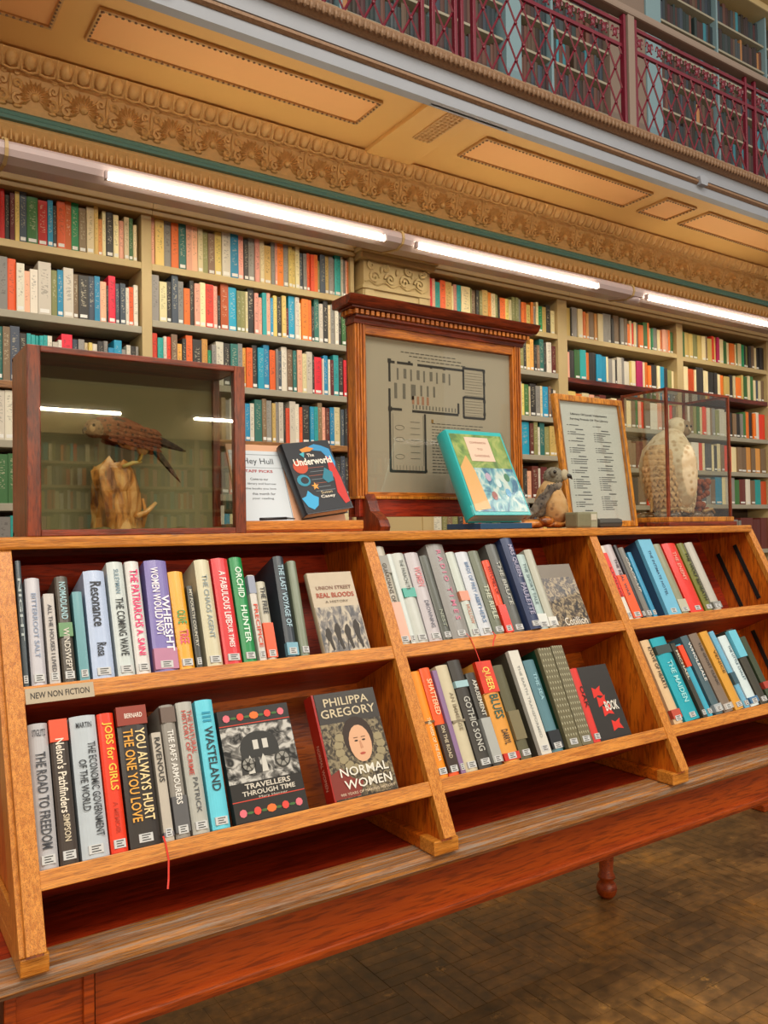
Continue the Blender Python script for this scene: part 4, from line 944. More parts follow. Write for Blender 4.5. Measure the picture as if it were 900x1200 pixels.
Ff = [
 (1.8820, .038, .238, -.03, 'd9b98e', 'cream book with red foot at the left of the lower right tier', [('KNAVE OF HEARTS', .66, .5, .4, '3a3028')], ((.06, .16, 'c0503c'),), HB),
 (1.9440, .066, .240, -.05, '18a2b4', 'thick turquoise book with pale lettering', [('THE MAIDEN', .46, .5, .32, '9fe0e4')], ((.8, .9, '3a4a48'),), HB),
 (1.9960, .021, .218, -.06, '3b3a30', 'thin dark book right of the turquoise one', [('MICHAEL', .7, .4, .5, 'd0cdb8')], (), PBK),
 (2.0230, .024, .213, -.06, '35a6c4', 'thin blue book with an orange top panel', [], ((.68, .98, 'e8481c'),), PBK),
 (2.0660, .036, .235, -.065, '46606a', 'slate blue book with a line of white lettering', [('WHOLESALE', .66, .5, .35, 'e0e0dc')], ((.03, .12, 'a8b0b4'),), HB),
 (2.1120, .044, .238, -.07, '7d6c5e', 'brown-grey book left of the amber one', [('THE GHOST CLINIC', .6, .55, .25, '3a322c')], ((.03, .1, 'b8b0a8'),), HB),
 (2.1640, .042, .240, -.07, 'd59a34', 'amber yellow book in the lower right tier', [('VENICE', .6, .3, .3, '6a4a14')], (), HB),
 (2.2010, .024, .238, -.07, '6aaed0', 'light blue book right of the amber one', (), ((.3, .45, '3a5a68'),), HB),
 (2.2420, .044, .219, -.07, 'cfe0e4', 'white and ice-blue book in the lower right tier', [('THE LITTLE CHALET', .6, .5, .25, '4a6a78')], ((.04, .12, '4a78a0'),), HB),
 (2.2900, .040, .236, -.05, '3c3a30', 'dark book with a cyan top panel', (), ((.62, .98, '6cc4dc'),), HB),
 (2.3340, .030, .208, -.04, '3a4630', 'dark green book at the right end of the lower right tier', (), ((.2, .3, 'b04030'),), PBK),
]
for X, w, h, ln, c, lab, tx, bd, kd in Ff: shelf_book(X+.006, w-.002, h, ln, c, lab, tx, bd, TLOW, kind=kd)

# ---- face-out books
def face_book(X, wide, h, th, t, off, c, label, kind='hardback_book', roll=0.):
    """front cover towards the room; returns (root, function placing a front-cover frame in local y, z)"""
    up = (UU+XX*roll).normalized(); yy = (XX-up*XX.dot(up)).normalized(); xx = yy.cross(up)
    M = Matrix((xx, yy, up)).transposed().to_4x4(); M.translation = PA+XX*X+UU*(t+.001)+NN*(off+th/2)
    r = thing(kind, label, 'book', M=M)
    book_parts(r, th, h, wide, cov(c), hard=kind.startswith('hard')); return r, th/2
def cov_M(x, y, z): return Matrix(((0, 0, 1, x), (1, 0, 0, y), (0, 1, 0, z), (0, 0, 0, 1)))
def patch(r, x, pts, mat, name, lift=.0006):
    """flat print on the front cover: polygon of (y, z)"""
    k = len(pts); vs = [(x, y, z) for y, z in pts]+[(x+lift, y, z) for y, z in pts]
    fs = [tuple(range(k)), tuple(range(2*k-1, k-1, -1))]+[(i, (i+1) % k, k+(i+1) % k, k+i) for i in range(k)]
    return MB().add(vs, fs).build(name, mat, r, local=True)
def rect(a, b_, c, d): return [(a, c), (b_, c), (b_, d), (a, d)]
def oval(cy, cz, ry, rz, k=18, a0=0): return [(cy+ry*math.cos(a0+2*math.pi*i/k), cz+rz*math.sin(a0+2*math.pi*i/k)) for i in range(k)]
def photo_mat(name, c1, c2, scale, stretch=(1, 1, 1), mid=None):
    m, nt, b = newmat(name); N = nt.nodes; L = nt.links
    t = N.new('ShaderNodeTexCoord'); mp = N.new('ShaderNodeMapping'); mp.inputs['Scale'].default_value = stretch
    nz = N.new('ShaderNodeTexNoise'); nz.inputs['Scale'].default_value = scale; nz.inputs['Detail'].default_value = 6; nz.inputs['Distortion'].default_value = 1.2
    r = N.new('ShaderNodeValToRGB'); r.color_ramp.elements[0].position = .38; r.color_ramp.elements[0].color = lin(c1); r.color_ramp.elements[1].position = .6; r.color_ramp.elements[1].color = lin(c2)
    if mid: e = r.color_ramp.elements.new(.49); e.color = lin(mid)
    L.new(t.outputs['Object'], mp.inputs[0]); L.new(mp.outputs[0], nz.inputs[0]); L.new(nz.outputs['Fac'], r.inputs[0]); L.new(r.outputs[0], b.inputs['Base Color'])
    b.inputs['Roughness'].default_value = .35; b.inputs['Coat Weight'].default_value = .4; return m
# running men on beige
r, x = face_book(.872, .118, .196, .016, TMID, .022, 'b9a98e', 'face-out paperback with a sepia photograph of running figures', PBK)
patch(r, x, rect(.002, .116, .002, .112), photo_mat('sepia_running_photo', '2a2622', 'b0a48c', 60, (1, 1, .6), '6a6258'), 'cover_photograph')
for k, (yy, hh) in enumerate(((.02, .05), (.045, .06), (.07, .055), (.095, .065))):
    patch(r, x+.0008, [(yy-.008, .01), (yy-.002, .035), (yy+.004, .01), (yy+.009, .012), (yy+.006, .04), (yy+.009, hh), (yy+.003, hh+.014), (yy-.003, hh+.01), (yy-.008, hh-.004), (yy-.004, .035)], plain('figure_dark', '3a342e', .5), 'running_figure')
txt('UNION STREET', r, cov_M(x+.001, .062, .158), .092, .009, ink('8a6a5c'), 'title_lettering', .02)
txt('REAL BLOODS', r, cov_M(x+.001, .062, .140), .098, .012, ink('a8503c'), 'title_lettering', .03)
txt('A HISTORY', r, cov_M(x+.001, .062, .124), .06, .006, ink('6a5c50'), 'title_lettering')
# travellers
r, x = face_book(.600, .152, .212, .020, TLOW, .012, '211e1b', 'face-out black book with a caravan photograph and rows of flowers')
patch(r, x, rect(.001, .151, .072, .178), photo_mat('grey_camp_photo', '1c1c1a', 'c2c0ba', 38, (1, 1, 1.4), '6e6c68'), 'cover_photograph')
patch(r, x+.0008, [(.035, .115)]+[(.035+.04*(1-math.cos(math.pi*i/8)), .135+.03*math.sin(math.pi*i/8)) for i in range(9)]+[(.115, .115)], plain('caravan_dark', '2a2a28', .5), 'caravan')
for yy in (.062, .082): patch(r, x+.0016, rect(yy, yy+.011, .130, .148), plain('caravan_light', 'c9c7bf', .5), 'caravan_window')
for cy, rr in ((.118, .017), (.045, .014)):
    patch(r, x+.0014, oval(cy, .104, rr, rr), plain('wheel_dark', '34332f', .5), 'wheel'); patch(r, x+.0020, oval(cy, .104, rr*.8, rr*.8), plain('wheel_gap', '8d8b84', .5), 'wheel'); patch(r, x+.0026, oval(cy, .104, rr*.3, rr*.3), plain('wheel_dark', '34332f', .5), 'hub')
    for q in range(3): a = q*math.pi/3; c_, s_ = math.cos(a), math.sin(a); patch(r, x+.0026, [(cy+rr*.85*c_-.0008*s_, .104+rr*.85*s_+.0008*c_), (cy-rr*.85*c_-.0008*s_, .104-rr*.85*s_+.0008*c_), (cy-rr*.85*c_+.0008*s_, .104-rr*.85*s_-.0008*c_), (cy+rr*.85*c_+.0008*s_, .104+rr*.85*s_-.0008*c_)], plain('wheel_dark', '34332f', .5), 'spoke')
for k in range(4): patch(r, x+.0014, [(.03+.014*k, .086), (.033+.014*k, .112), (.037+.014*k, .120), (.041+.014*k, .112), (.043+.014*k, .086)], plain('caravan_light', 'c9c7bf', .5) if k % 2 else plain('caravan_dark', '2a2a28', .5), 'standing_figure')
for z0 in (.181, .0385): patch(r, x, rect(.001, .151, z0, z0+.0016), plain('red_rule', 'd0402c', .5), 'red_rule')
for row_z in (.196, .018):
    for k in range(5):
        cy = .018+.029*k; cl = ('d96a78', 'd8453a', 'e8702a', 'd8453a', 'd96a78')[k]
        patch(r, x+.0008, oval(cy, row_z, .0075 if k != 2 else .010, .0075, 8), plain('flower_'+cl, cl, .5), 'flower')
        if k < 4: patch(r, x+.0004, oval(cy+.0145, row_z-.001, .007, .0025, 8, .4), plain('leaf_print', '3f6a34', .5), 'leaf')
txt('TRAVELLERS', r, cov_M(x+.001, .078, .064), .095, .010, ink('cfc8ba'), 'title_lettering', .02)
txt('Mary Horner', r, cov_M(x+.001, .085, .0425-.001), .06, .005, ink('cfc8ba'), 'title_lettering')
txt('THROUGH TIME', r, cov_M(x+.001, .078, .0515), .11, .009, ink('cfc8ba'), 'title_lettering', .02)
# portrait cover
r, x = face_book(.806, .152, .216, .034, TLOW, .004, '3a3530', 'face-out dark hardback titled Normal Women with a painted portrait')
MB().box(-.0178, .0178, -.0008, .004, .0, .216).build('spine_jacket', cov('a01c12'), r, local=True)
txt('NORMAL WOMEN', r, spine_M(0, -.0016, .07), .09, .012, ink('e0a08a'), 'title_lettering')
patch(r, x, rect(.001, .151, .002, .152), photo_mat('ruff_lace', '2f2a24', '8c8064', 90, (1, 1, 1), '564c3c'), 'painted_ruff')
for q in range(13):
    a = math.radians(150+19*q); patch(r, x+.0005, oval(.086+.050*math.cos(a), .098+.046*math.sin(a), .011, .009, 9, a), plain('lace_cream', ('9c9070', '857a5e')[q % 2] if False else '968a6a', .5), 'lace_petal')
patch(r, x+.0004, [(.002, .003), (.002, .05), (.03, .062), (.05, .04), (.075, .03), (.06, .003)], plain('dress_red', '7d2a1e', .5), 'painted_dress')
patch(r, x+.0006, oval(.087, .118, .036, .042), plain('hair_paint', '33241a', .5), 'painted_hair')
patch(r, x+.0012, oval(.088, .104, .0265, .038), plain('skin_paint', 'd9a884', .5), 'painted_face')
for ey in (.079, .097): patch(r, x+.0018, oval(ey, .110, .0042, .0018, 8), plain('eye_paint', '32261e', .5), 'painted_eye'); patch(r, x+.0018, rect(ey-.005, ey+.005, .1155, .117), plain('brow_paint', '6b4a34', .5), 'painted_brow')
patch(r, x+.0018, [(.086, .109), (.089, .109), (.0925, .094), (.086, .093)], plain('nose_paint', 'c28c6a', .5), 'painted_nose')
patch(r, x+.0018, oval(.088, .083, .0068, .0026, 10), plain('lip_paint', 'b3503e', .5), 'painted_mouth')
txt('PHILIPPA', r, cov_M(x+.001, .078, .196), .108, .017, ink('cdbfa0'), 'title_lettering', .01)
txt('GREGORY', r, cov_M(x+.001, .078, .173), .132, .018, ink('cdbfa0'), 'title_lettering', .01)
txt('NORMAL', r, cov_M(x+.003, .082, .052), .115, .018, ink('e6e2d6'), 'title_lettering', .01)
txt('WOMEN', r, cov_M(x+.003, .085, .027), .112, .018, ink('e6e2d6'), 'title_lettering', .01)
txt('900 YEARS OF MAKING HISTORY', r, cov_M(x+.003, .08, .010), .13, .005, ink('d8c4a8'), 'title_lettering')
# crowd photograph
r, x = face_book(1.586, .135, .190, .020, TMID, .030, '6f6350', 'face-out paperback with a brown photograph of a crowd', PBK)
patch(r, x, rect(.001, .134, .001, .15), photo_mat('crowd_photo', '241e18', 'a2906e', 75, (1, 1, 1), '5c4e3c'), 'cover_photograph')
txt('Cotillion', r, cov_M(x+.001, .082, .022), .085, .022, ink('ece6d8'), 'title_lettering', .0)
# dark red-lettered cover
r, x = face_book(1.592, .125, .195, .020, TLOW, .030, '2c2926', 'face-out black paperback with jagged red shapes and white capitals', PBK)
for k, (yy, zz) in enumerate(((.055, .12), (.062, .095), (.07, .07), (.085, .03))):
    patch(r, x, [(yy-.018, zz-.01), (yy, zz-.004), (yy+.02, zz-.008), (yy+.012, zz+.008), (yy+.018, zz+.02), (yy-.002, zz+.012), (yy-.014, zz+.018)], plain('red_shape', 'd83024', .5), 'red_shape')
txt('BOOK', r, cov_M(x+.0014, .09, .085), .05, .026, ink('d9d6cc'), 'title_lettering', .03)
# shelf label
_m = SL @ Matrix.Translation((.318, -.0075, TMID-.019))
lt = thing('shelf_label', 'beige shelf label reading New Non Fiction under the upper left books', 'label', M=_m)
MB().box(-.057, .057, -.001, .0005, -.0135, .0135).build('label_card', plain('label_card', 'b3a58e', .6), lt, local=True)
txt('NEW NON FICTION', lt, Matrix(((1, 0, 0, 0), (0, 0, -1, -.0016), (0, 1, 0, 0), (0, 0, 0, 1))), .098, .011, ink('2c2620'), 'lettering', .01)
# foot of another table on the floor beyond
pl_ = thing('wooden_plinth', 'dark red wooden foot of a neighbouring table at the right edge of the floor', 'table foot', (3.93, 2.42, 0))
MB().box(3.84, 4.04, 2.36, 2.50, 0, .035, b=.006).build('foot_block', APRON, pl_)
MB().lathe([(.03, .035), (.045, .06), (.03, .09), (.036, .3), (.04, .66)], (3.94, 2.43, 0), 14).build('leg', APRON, pl_)
MB().box(3.6, 5.0, 2.3, 3.0, .66, .70, b=.008).build('table_top', APRON, pl_)

# ================================================================== THINGS ON THE TOP BOARD
GLS = glass('clear_pane', (.97, .98, .96), 1.6)
GLF = glass('bird_case_front_pane', (.93, .94, .90), 2.2)
TZ = TOPZ
FEA = None
def feather_mat(name, c1, c2, sc, c3=None):
    m, nt, b = newmat(name); N = nt.nodes; L = nt.links
    t = N.new('ShaderNodeTexCoord'); v = N.new('ShaderNodeTexVoronoi'); v.inputs['Scale'].default_value = sc
    r = N.new('ShaderNodeValToRGB'); r.color_ramp.elements[0].position = .18; r.color_ramp.elements[0].color = lin(c2); r.color_ramp.elements[1].position = .42; r.color_ramp.elements[1].color = lin(c1)
    L.new(t.outputs['Object'], v.inputs['Vector']); L.new(v.outputs['Distance'], r.inputs[0])
    nz = N.new('ShaderNodeTexNoise'); nz.inputs['Scale'].default_value = 25; L.new(t.outputs['Object'], nz.inputs[0])
    mx = N.new('ShaderNodeMix'); mx.data_type = 'RGBA'; mx.inputs['B'].default_value = lin(c3 or c2)
    mr = N.new('ShaderNodeMapRange'); mr.inputs['From Min'].default_value = .45; mr.inputs['From Max'].default_value = .65; mr.inputs['To Max'].default_value = .7
    L.new(nz.outputs['Fac'], mr.inputs['Value']); L.new(mr.outputs[0], mx.inputs['Factor']); L.new(r.outputs[0], mx.inputs['A']); L.new(mx.outputs['Result'], b.inputs['Base Color'])
    bp = N.new('ShaderNodeBump'); bp.inputs['Strength'].default_value = .5; bp.inputs['Distance'].default_value = .003; L.new(v.outputs['Distance'], bp.inputs['Height']); L.new(bp.outputs[0], b.inputs['Normal'])
    b.inputs['Roughness'].default_value = .8; return m
def feather(L_, W_, curve=.004):
    """one quill feather lying along +x, flat in xy, slightly arched"""
    vs = []; fs = []; n = 5
    for i in range(n+1):
        t = i/n; w = W_*(.55+.45*math.sin(math.pi*min(1, t*1.1+.15)))*(1 if t < .8 else (1-(t-.8)*4.2)); z = curve*math.sin(math.pi*t)
        vs += [(L_*t, -w/2, z-.001), (L_*t, 0, z+.0008), (L_*t, w/2, z-.001)]
    for i in range(n): a = 3*i; fs += [(a, a+3, a+4, a+1), (a+1, a+4, a+5, a+2)]
    return vs, fs
def orient(p, d, up=(0, 0, 1)):
    x = Vector(d).normalized(); z = Vector(up); y = z.cross(x).normalized(); z = x.cross(y)
    M = Matrix((x, y, z)).transposed().to_4x4(); M.translation = p; return M

# ---- kestrel case
def bird_case():
    x0, x1, y0, y1, z0, z1 = .318, .806, 1.80, 1.975, TZ, Z(.400)
    r = thing('bird_display_case', 'mahogany-framed glass case holding a mounted kestrel, left on the top board', 'display case', ((x0+x1)/2, (y0+y1)/2, TZ))
    p = .027
    for a, b_ in ((x0, x0+p), (x1-p, x1)): MB().box(a, b_, y0, y0+.022, z0, z1, b=.002).build('front_post', MAHO, r)
    for a, b_ in ((x0, x0+.018), (x1-.018, x1)): MB().box(a, b_, y1-.018, y1, z0, z1, b=.002).build('rear_post', MAHO, r)
    MB().box(x0+p, x1-p, y0, y0+.022, z1-.014, z1, b=.002).build('top_rail', MAHOH, r)
    MB().box(x0+p, x1-p, y0, y0+.022, z0, z0+.014, b=.002).build('bottom_rail', MAHOH, r)
    MB().box(x0, x1, y0+.022, y1, z1-.008, z1).build('lid', MAHOH, r)
    MB().box(x0, x1, y0+.022, y1, z0, z0+.010).build('base_board', MAHOH, r)
    MB().box(x0, x0+.010, y0+.022, y1-.018, z0+.010, z1-.008).build('left_side', MAHO, r)
    MB().box(x1-.006, x1-.003, y0+.022, y1-.018, z0+.010, z1-.008).build('right_pane', GLS, r)
    MB().box(x0+.018, x1-.018, y1-.006, y1-.001, z0+.010, z1-.008).build('painted_back', plain('olive_case_back', '8f8c68', .7, var=.1, scale=4), r)
    MB().box(x0+p, x1-p, y0+.007, y0+.010, z0+.014, z1-.014).build('front_pane', GLF, r)
    # mossy ground
    g = MB()
    for k in range(26): g.ball((random.uniform(x0+.04, x1-.04), random.uniform(y0+.04, y1-.03), z0+.010), (random.uniform(.015, .035), .02, random.uniform(.004, .010)), seg=7, rings=4)
    o = g.build('dried_moss', plain('dried_moss', '6a6238', .9, var=.3, scale=90), r); o['kind'] = 'stuff'
    # tree stump perch
    q = thing('tree_stump_perch', 'pale broken birch stump inside the kestrel case', 'stump', (.53, 1.885, z0+.01))
    prof = []
    n = 14; vs = []; fs = []
    hs = [0, .03, .06, .09, .115, .135, .15]
    for i, hh in enumerate(hs):
        for j in range(n):
            a = 2*math.pi*j/n; rr = (.056, .052, .050, .050, .050, .046, .036)[i]*(1+.20*math.sin(3*a+i*.5)+random.uniform(-.06, .06))
            vs.append((.528+rr*math.cos(a)-.02*hh/.15, 1.885+rr*.75*math.sin(a), z0+.010+hh+(random.uniform(-.016, .020) if i > 4 else 0)))
    for i in range(len(hs)-1):
        for j in range(n): fs.append((i*n+j, i*n+(j+1) % n, (i+1)*n+(j+1) % n, (i+1)*n+j))
    fs.append(tuple(len(vs)-n+j for j in range(n)))
    bark = photo_mat('birch_bark', '7a4a1c', 'd9a866', 22, (1, 1, .5), 'c4853c')
    MB().add(vs, fs).build('trunk', bark, q)
    MB().tube([(.55, 1.875, z0+.04), (.585, 1.87, z0+.05), (.61, 1.87, z0+.075)], [.010, .007, .004], 7).build('broken_branch', bark, q)
    MB().tube([(.58, 1.89, z0+.01), (.59, 1.885, z0+.05), (.583, 1.885, z0+.085)], [.006, .005, .003], 6).build('broken_branch', bark, q)
    MB().tube([(.53, 1.86, z0+.155), (.553, 1.86, z0+.165), (.575, 1.865, z0+.168)], [.005, .005, .003], 7).build('perch_twig', plain('pale_twig', 'b9a25a', .7), q)
    # kestrel
    k = thing('mounted_kestrel', 'mounted rust-brown kestrel leaning forward on the stump in the wooden case', 'bird', (.55, 1.88, Z(.19)))
    rust = feather_mat('kestrel_back', '7d4222', '2e1a10', 95, '5c2e18'); grey = feather_mat('kestrel_flight', '4c3a2c', '2a1e16', 60); buff = feather_mat('kestrel_breast', 'c09a68', '6b4526', 70, 'a87c4c')
    zz = lambda v: Z(v)
    MB().tube([(.468, 1.878, zz(.232)), (.485, 1.88, zz(.243)), (.51, 1.88, zz(.243)), (.535, 1.88, zz(.238)), (.565, 1.88, zz(.229)), (.592, 1.88, zz(.219)), (.62, 1.88, zz(.203))],
              [(.012, .012), (.024, .025), (.030, .030), (.034, .033), (.033, .030), (.024, .022), (.010, .009)], 16).build('body', rust, k)
    h = MB().ball((.472, 1.872, zz(.240)), (.024, .021, .022), seg=16, rings=10).build('head', feather_mat('kestrel_head', '8a6a4c', '4a3424', 110), k)
    MB().ball((.462, 1.853, zz(.238)), (.007, .003, .008), seg=12, rings=7).build('pale_cheek', plain('cheek_buff', '9c7f5c', .8), h)
    MB().ball((.465, 1.8508, zz(.245)), .0036, seg=10, rings=6).build('eye', plain('bird_eye', '0c0806', .1), h)
    MB().tube([(.452, 1.866, zz(.238)), (.446, 1.864, zz(.234)), (.445, 1.864, zz(.226))], [.006, .004, .001], 8).build('beak', plain('bird_beak', '2e2c2c', .3), h)
    MB().ball((.548, 1.868, zz(.213)), (.030, .022, .018), seg=14, rings=8, R=Matrix.Rotation(.25, 3, 'Y')).build('belly', buff, k)
    MB().ball((.578, 1.866, zz(.203)), (.016, .014, .020), seg=12, rings=8).build('thigh_feathers', plain('thigh_buff', 'b9935c', .85, var=.2, scale=80), k)
    for dy in (0, .012): MB().tube([(.577, 1.862+dy, zz(.19)), (.573, 1.862+dy, zz(.175)), (.566, 1.862+dy, zz(.166))], [.0035, .003, .0028], 7).build('leg', plain('bird_leg', 'b08e34', .5), k)
    for s, yy in ((0, 1.850), (1, 1.908)):
        w = MB(); 
        for j in range(9):
            t = j/8; p_ = Vector((.505+.05*t, yy+(.006 if s == 0 else -.006)*t, zz(.262-.022*t)))
            d = Vector((.684, 1.872, zz(.198)))-p_; L_ = d.length*(.58+.42*min(1, .35+t*.8)); v_, f_ = feather(L_, .019)
            w.add(v_, f_, M=orient(p_, d+Vector((0, 0, -.012*(1-t))), (0, -1 if s == 0 else 1, .25)))
        w.build('wing', grey, k)
        c_ = MB()
        for a in range(5):
            for b2 in range(7):
                p_ = Vector((.497+.016*b2, yy+(-.002 if s == 0 else .002), zz(.258-.0095*a-.003*b2))); v_, f_ = feather(.028, .013, .003)
                c_.add(v_, f_, M=orient(p_, (1, 0, -.45), (0, -1 if s == 0 else 1, .3)))
        o = c_.build('wing_coverts', rust, k); o['kind'] = 'stuff'
    for j in range(5):
        v_, f_ = feather(.115-.004*abs(j-2), .014, .002)
        MB().add(v_, f_, M=orient((.600, 1.872+.005*j, zz(.212)), (.64+.05*j*.2, .0, -.80), (.3, -1, .2))).build('tail_feather', grey, k)
bird_case()

# ---- lectern-style stand with a notice and a book
def easel():
    y0 = 1.83
    r = thing('book_stand', 'small slanted wooden book stand between the kestrel case and the framed plan', 'book stand', (.98, 1.9, TZ))
    MB().box(.815, 1.155, y0, 2.02, TZ, TZ+.024, b=.003).build('base', OAKD, r)
    MB().box(.815, 1.155, y0-.004, y0+.012, TZ+.006, TZ+.030, b=.003).build('front_ledge', OAK, r)
    L = frame3((0, y0+.035, TZ+.026), (1, 0, 0), (0, .40, .9165))
    b = MB().box(.818, 1.125, 0, .225, -.008, 0, M=L, b=.002).build('back_board', plain('pink_beige_board', 'd9a684', .6, var=.1, scale=8), r)
    n = thing('printed_notice', 'white printed notice leaning on the book stand behind the case post', 'notice', (.9, 1.87, TZ+.03))
    MB().box(.822, .968, .004, .205, .0006, .0018, M=L).build('sheet', plain('notice_white', 'cfd9e2', .5), n)
    def T(s, cx, cy, w, h, c='26303a', b2=.0): txt(s, n, Matrix.Translation(-_W[n.name].translation) @ L @ Matrix.Translation((cx, cy, .0024)), w, h, ink(c), 'lettering', b2)
    T('Hey Hull', .90, .172, .085, .022); T('STAFF PICKS', .893, .145, .085, .008, 'b03038', .02)
    for k, s in enumerate(('Come to our', 'library and borrow', 'the books you love', 'this month for', 'your reading')): T(s, .893+.005*(k % 2), .122-.014*k, (.05, .08, .085, .065, .06)[k], .007)
    for a, b_, c, d in ((.822, .968, .155, .1558), (.822, .968, .193, .1942)): MB().box(a, b_, c, d, .0018, .0024, M=L).build('ruled_line', ink('8a949c'), n)
    MB().box(.9655, .9663, .004, .205, .0018, .0024, M=L).build('ruled_line', ink('5a7088'), n)
    pen = thing('black_pen', 'black pen lying on the front ledge of the book stand', 'pen', (.9, y0+.01, TZ+.033))
    MB().tube([(.855, y0+.0, TZ+.034), (.93, y0+.004, TZ+.036)], .0035, 8).build('barrel', plain('pen_black', '1c1c20', .3), pen)
    MB().tube([(.93, y0+.004, TZ+.036), (.955, y0+.006, TZ+.0345)], [.003, .0015], 8).build('cap', plain('pen_clip', '55585c', .3, .6), pen)
    # dark book on the stand
    up = Vector((-.14, .40, .9)).normalized(); yy = (Vector((1, 0, 0))-up*Vector((1, 0, 0)).dot(up)).normalized(); xx = yy.cross(up)
    M = Matrix((xx, yy, up)).transposed().to_4x4(); M.translation = (.985, 1.849, TZ+.0375)
    b = thing('hardback_book', 'dark patterned hardback titled The Underworld standing on the wooden stand', 'book', M=M)
    w, h, t = .150, .208, .034; book_parts(b, t, h, w, cov('1c1e24')); x = t/2
    random.seed(3)
    def P(pts, c, nm='printed_shape', dx=0): patch(b, x+.0004+dx, pts, plain('print_'+c, c, .4), nm)
    P(rect(.004, .146, .004, .204), '1a1c22', 'cover_print')
    P(oval(.035, .135, .022, .020, 16), 'c4461e', 'printed_shape', .0006)
    P([(.075, .19), (.10, .198), (.12, .192), (.142, .18), (.146, .14), (.14, .12), (.13, .15), (.115, .175), (.09, .18)], '2f8ec4', 'printed_wave', .0006)
    P([(.125, .16), (.138, .14), (.145, .09), (.146, .02), (.13, .015), (.118, .05), (.125, .09), (.118, .12)], 'c8281c', 'printed_coral', .001)
    P([(.105, .125), (.125, .11), (.12, .085), (.10, .08), (.088, .095)], '1e7a90', 'printed_shell', .0012)
    P(oval(.03, .095, .020, .017, 14), '1f8ca8', 'printed_shape', .0006); P(oval(.033, .095, .012, .010, 12), '1a1c22', 'printed_shape', .0012)
    P([(.015+.0*1, .02), (.005, .045), (.02, .05), (.03, .065), (.042, .05), (.055, .042), (.046, .02), (.03, .01)], '35a8dc', 'printed_anemone', .001)
    P([(.058+.012*math.cos(math.radians(90+36*i))*(1 if i % 2 == 0 else .42), .075+.012*math.sin(math.radians(90+36*i))*(1 if i % 2 == 0 else .42)) for i in range(10)], 'e8a040', 'printed_starfish', .0012)
    P([(.05, .185), (.075, .192), (.095, .185), (.08, .177), (.055, .176)], 'd98a34', 'printed_fish', .0012); P([(.045, .172), (.062, .178), (.055, .160)], '3fb0c0', 'printed_fish', .0012)
    for k in range(7): P(rect(.055, .115-.004*(k % 3), .060+.0, .0612) if k == 0 else rect(.05+.004*(k % 3), .105, .14-.0115*k, .1412-.0115*k), 'a85a3c' if k % 2 else '7d8a90', 'printed_line', .0004)
    txt('The', b, cov_M(x+.0024, .077, .166), .022, .010, ink('e9e4d8'), 'title_lettering', .02)
    txt('Underworld', b, cov_M(x+.0024, .078, .148), .118, .021, ink('e9e4d8'), 'title_lettering', .03)
    txt('Susan', b, cov_M(x+.0024, .085, .055), .035, .008, ink('d9c8a0'), 'title_lettering'); txt('Casey', b, cov_M(x+.0024, .085, .042), .045, .011, ink('e9e4d8'), 'title_lettering', .02)
    random.seed(11)
easel()

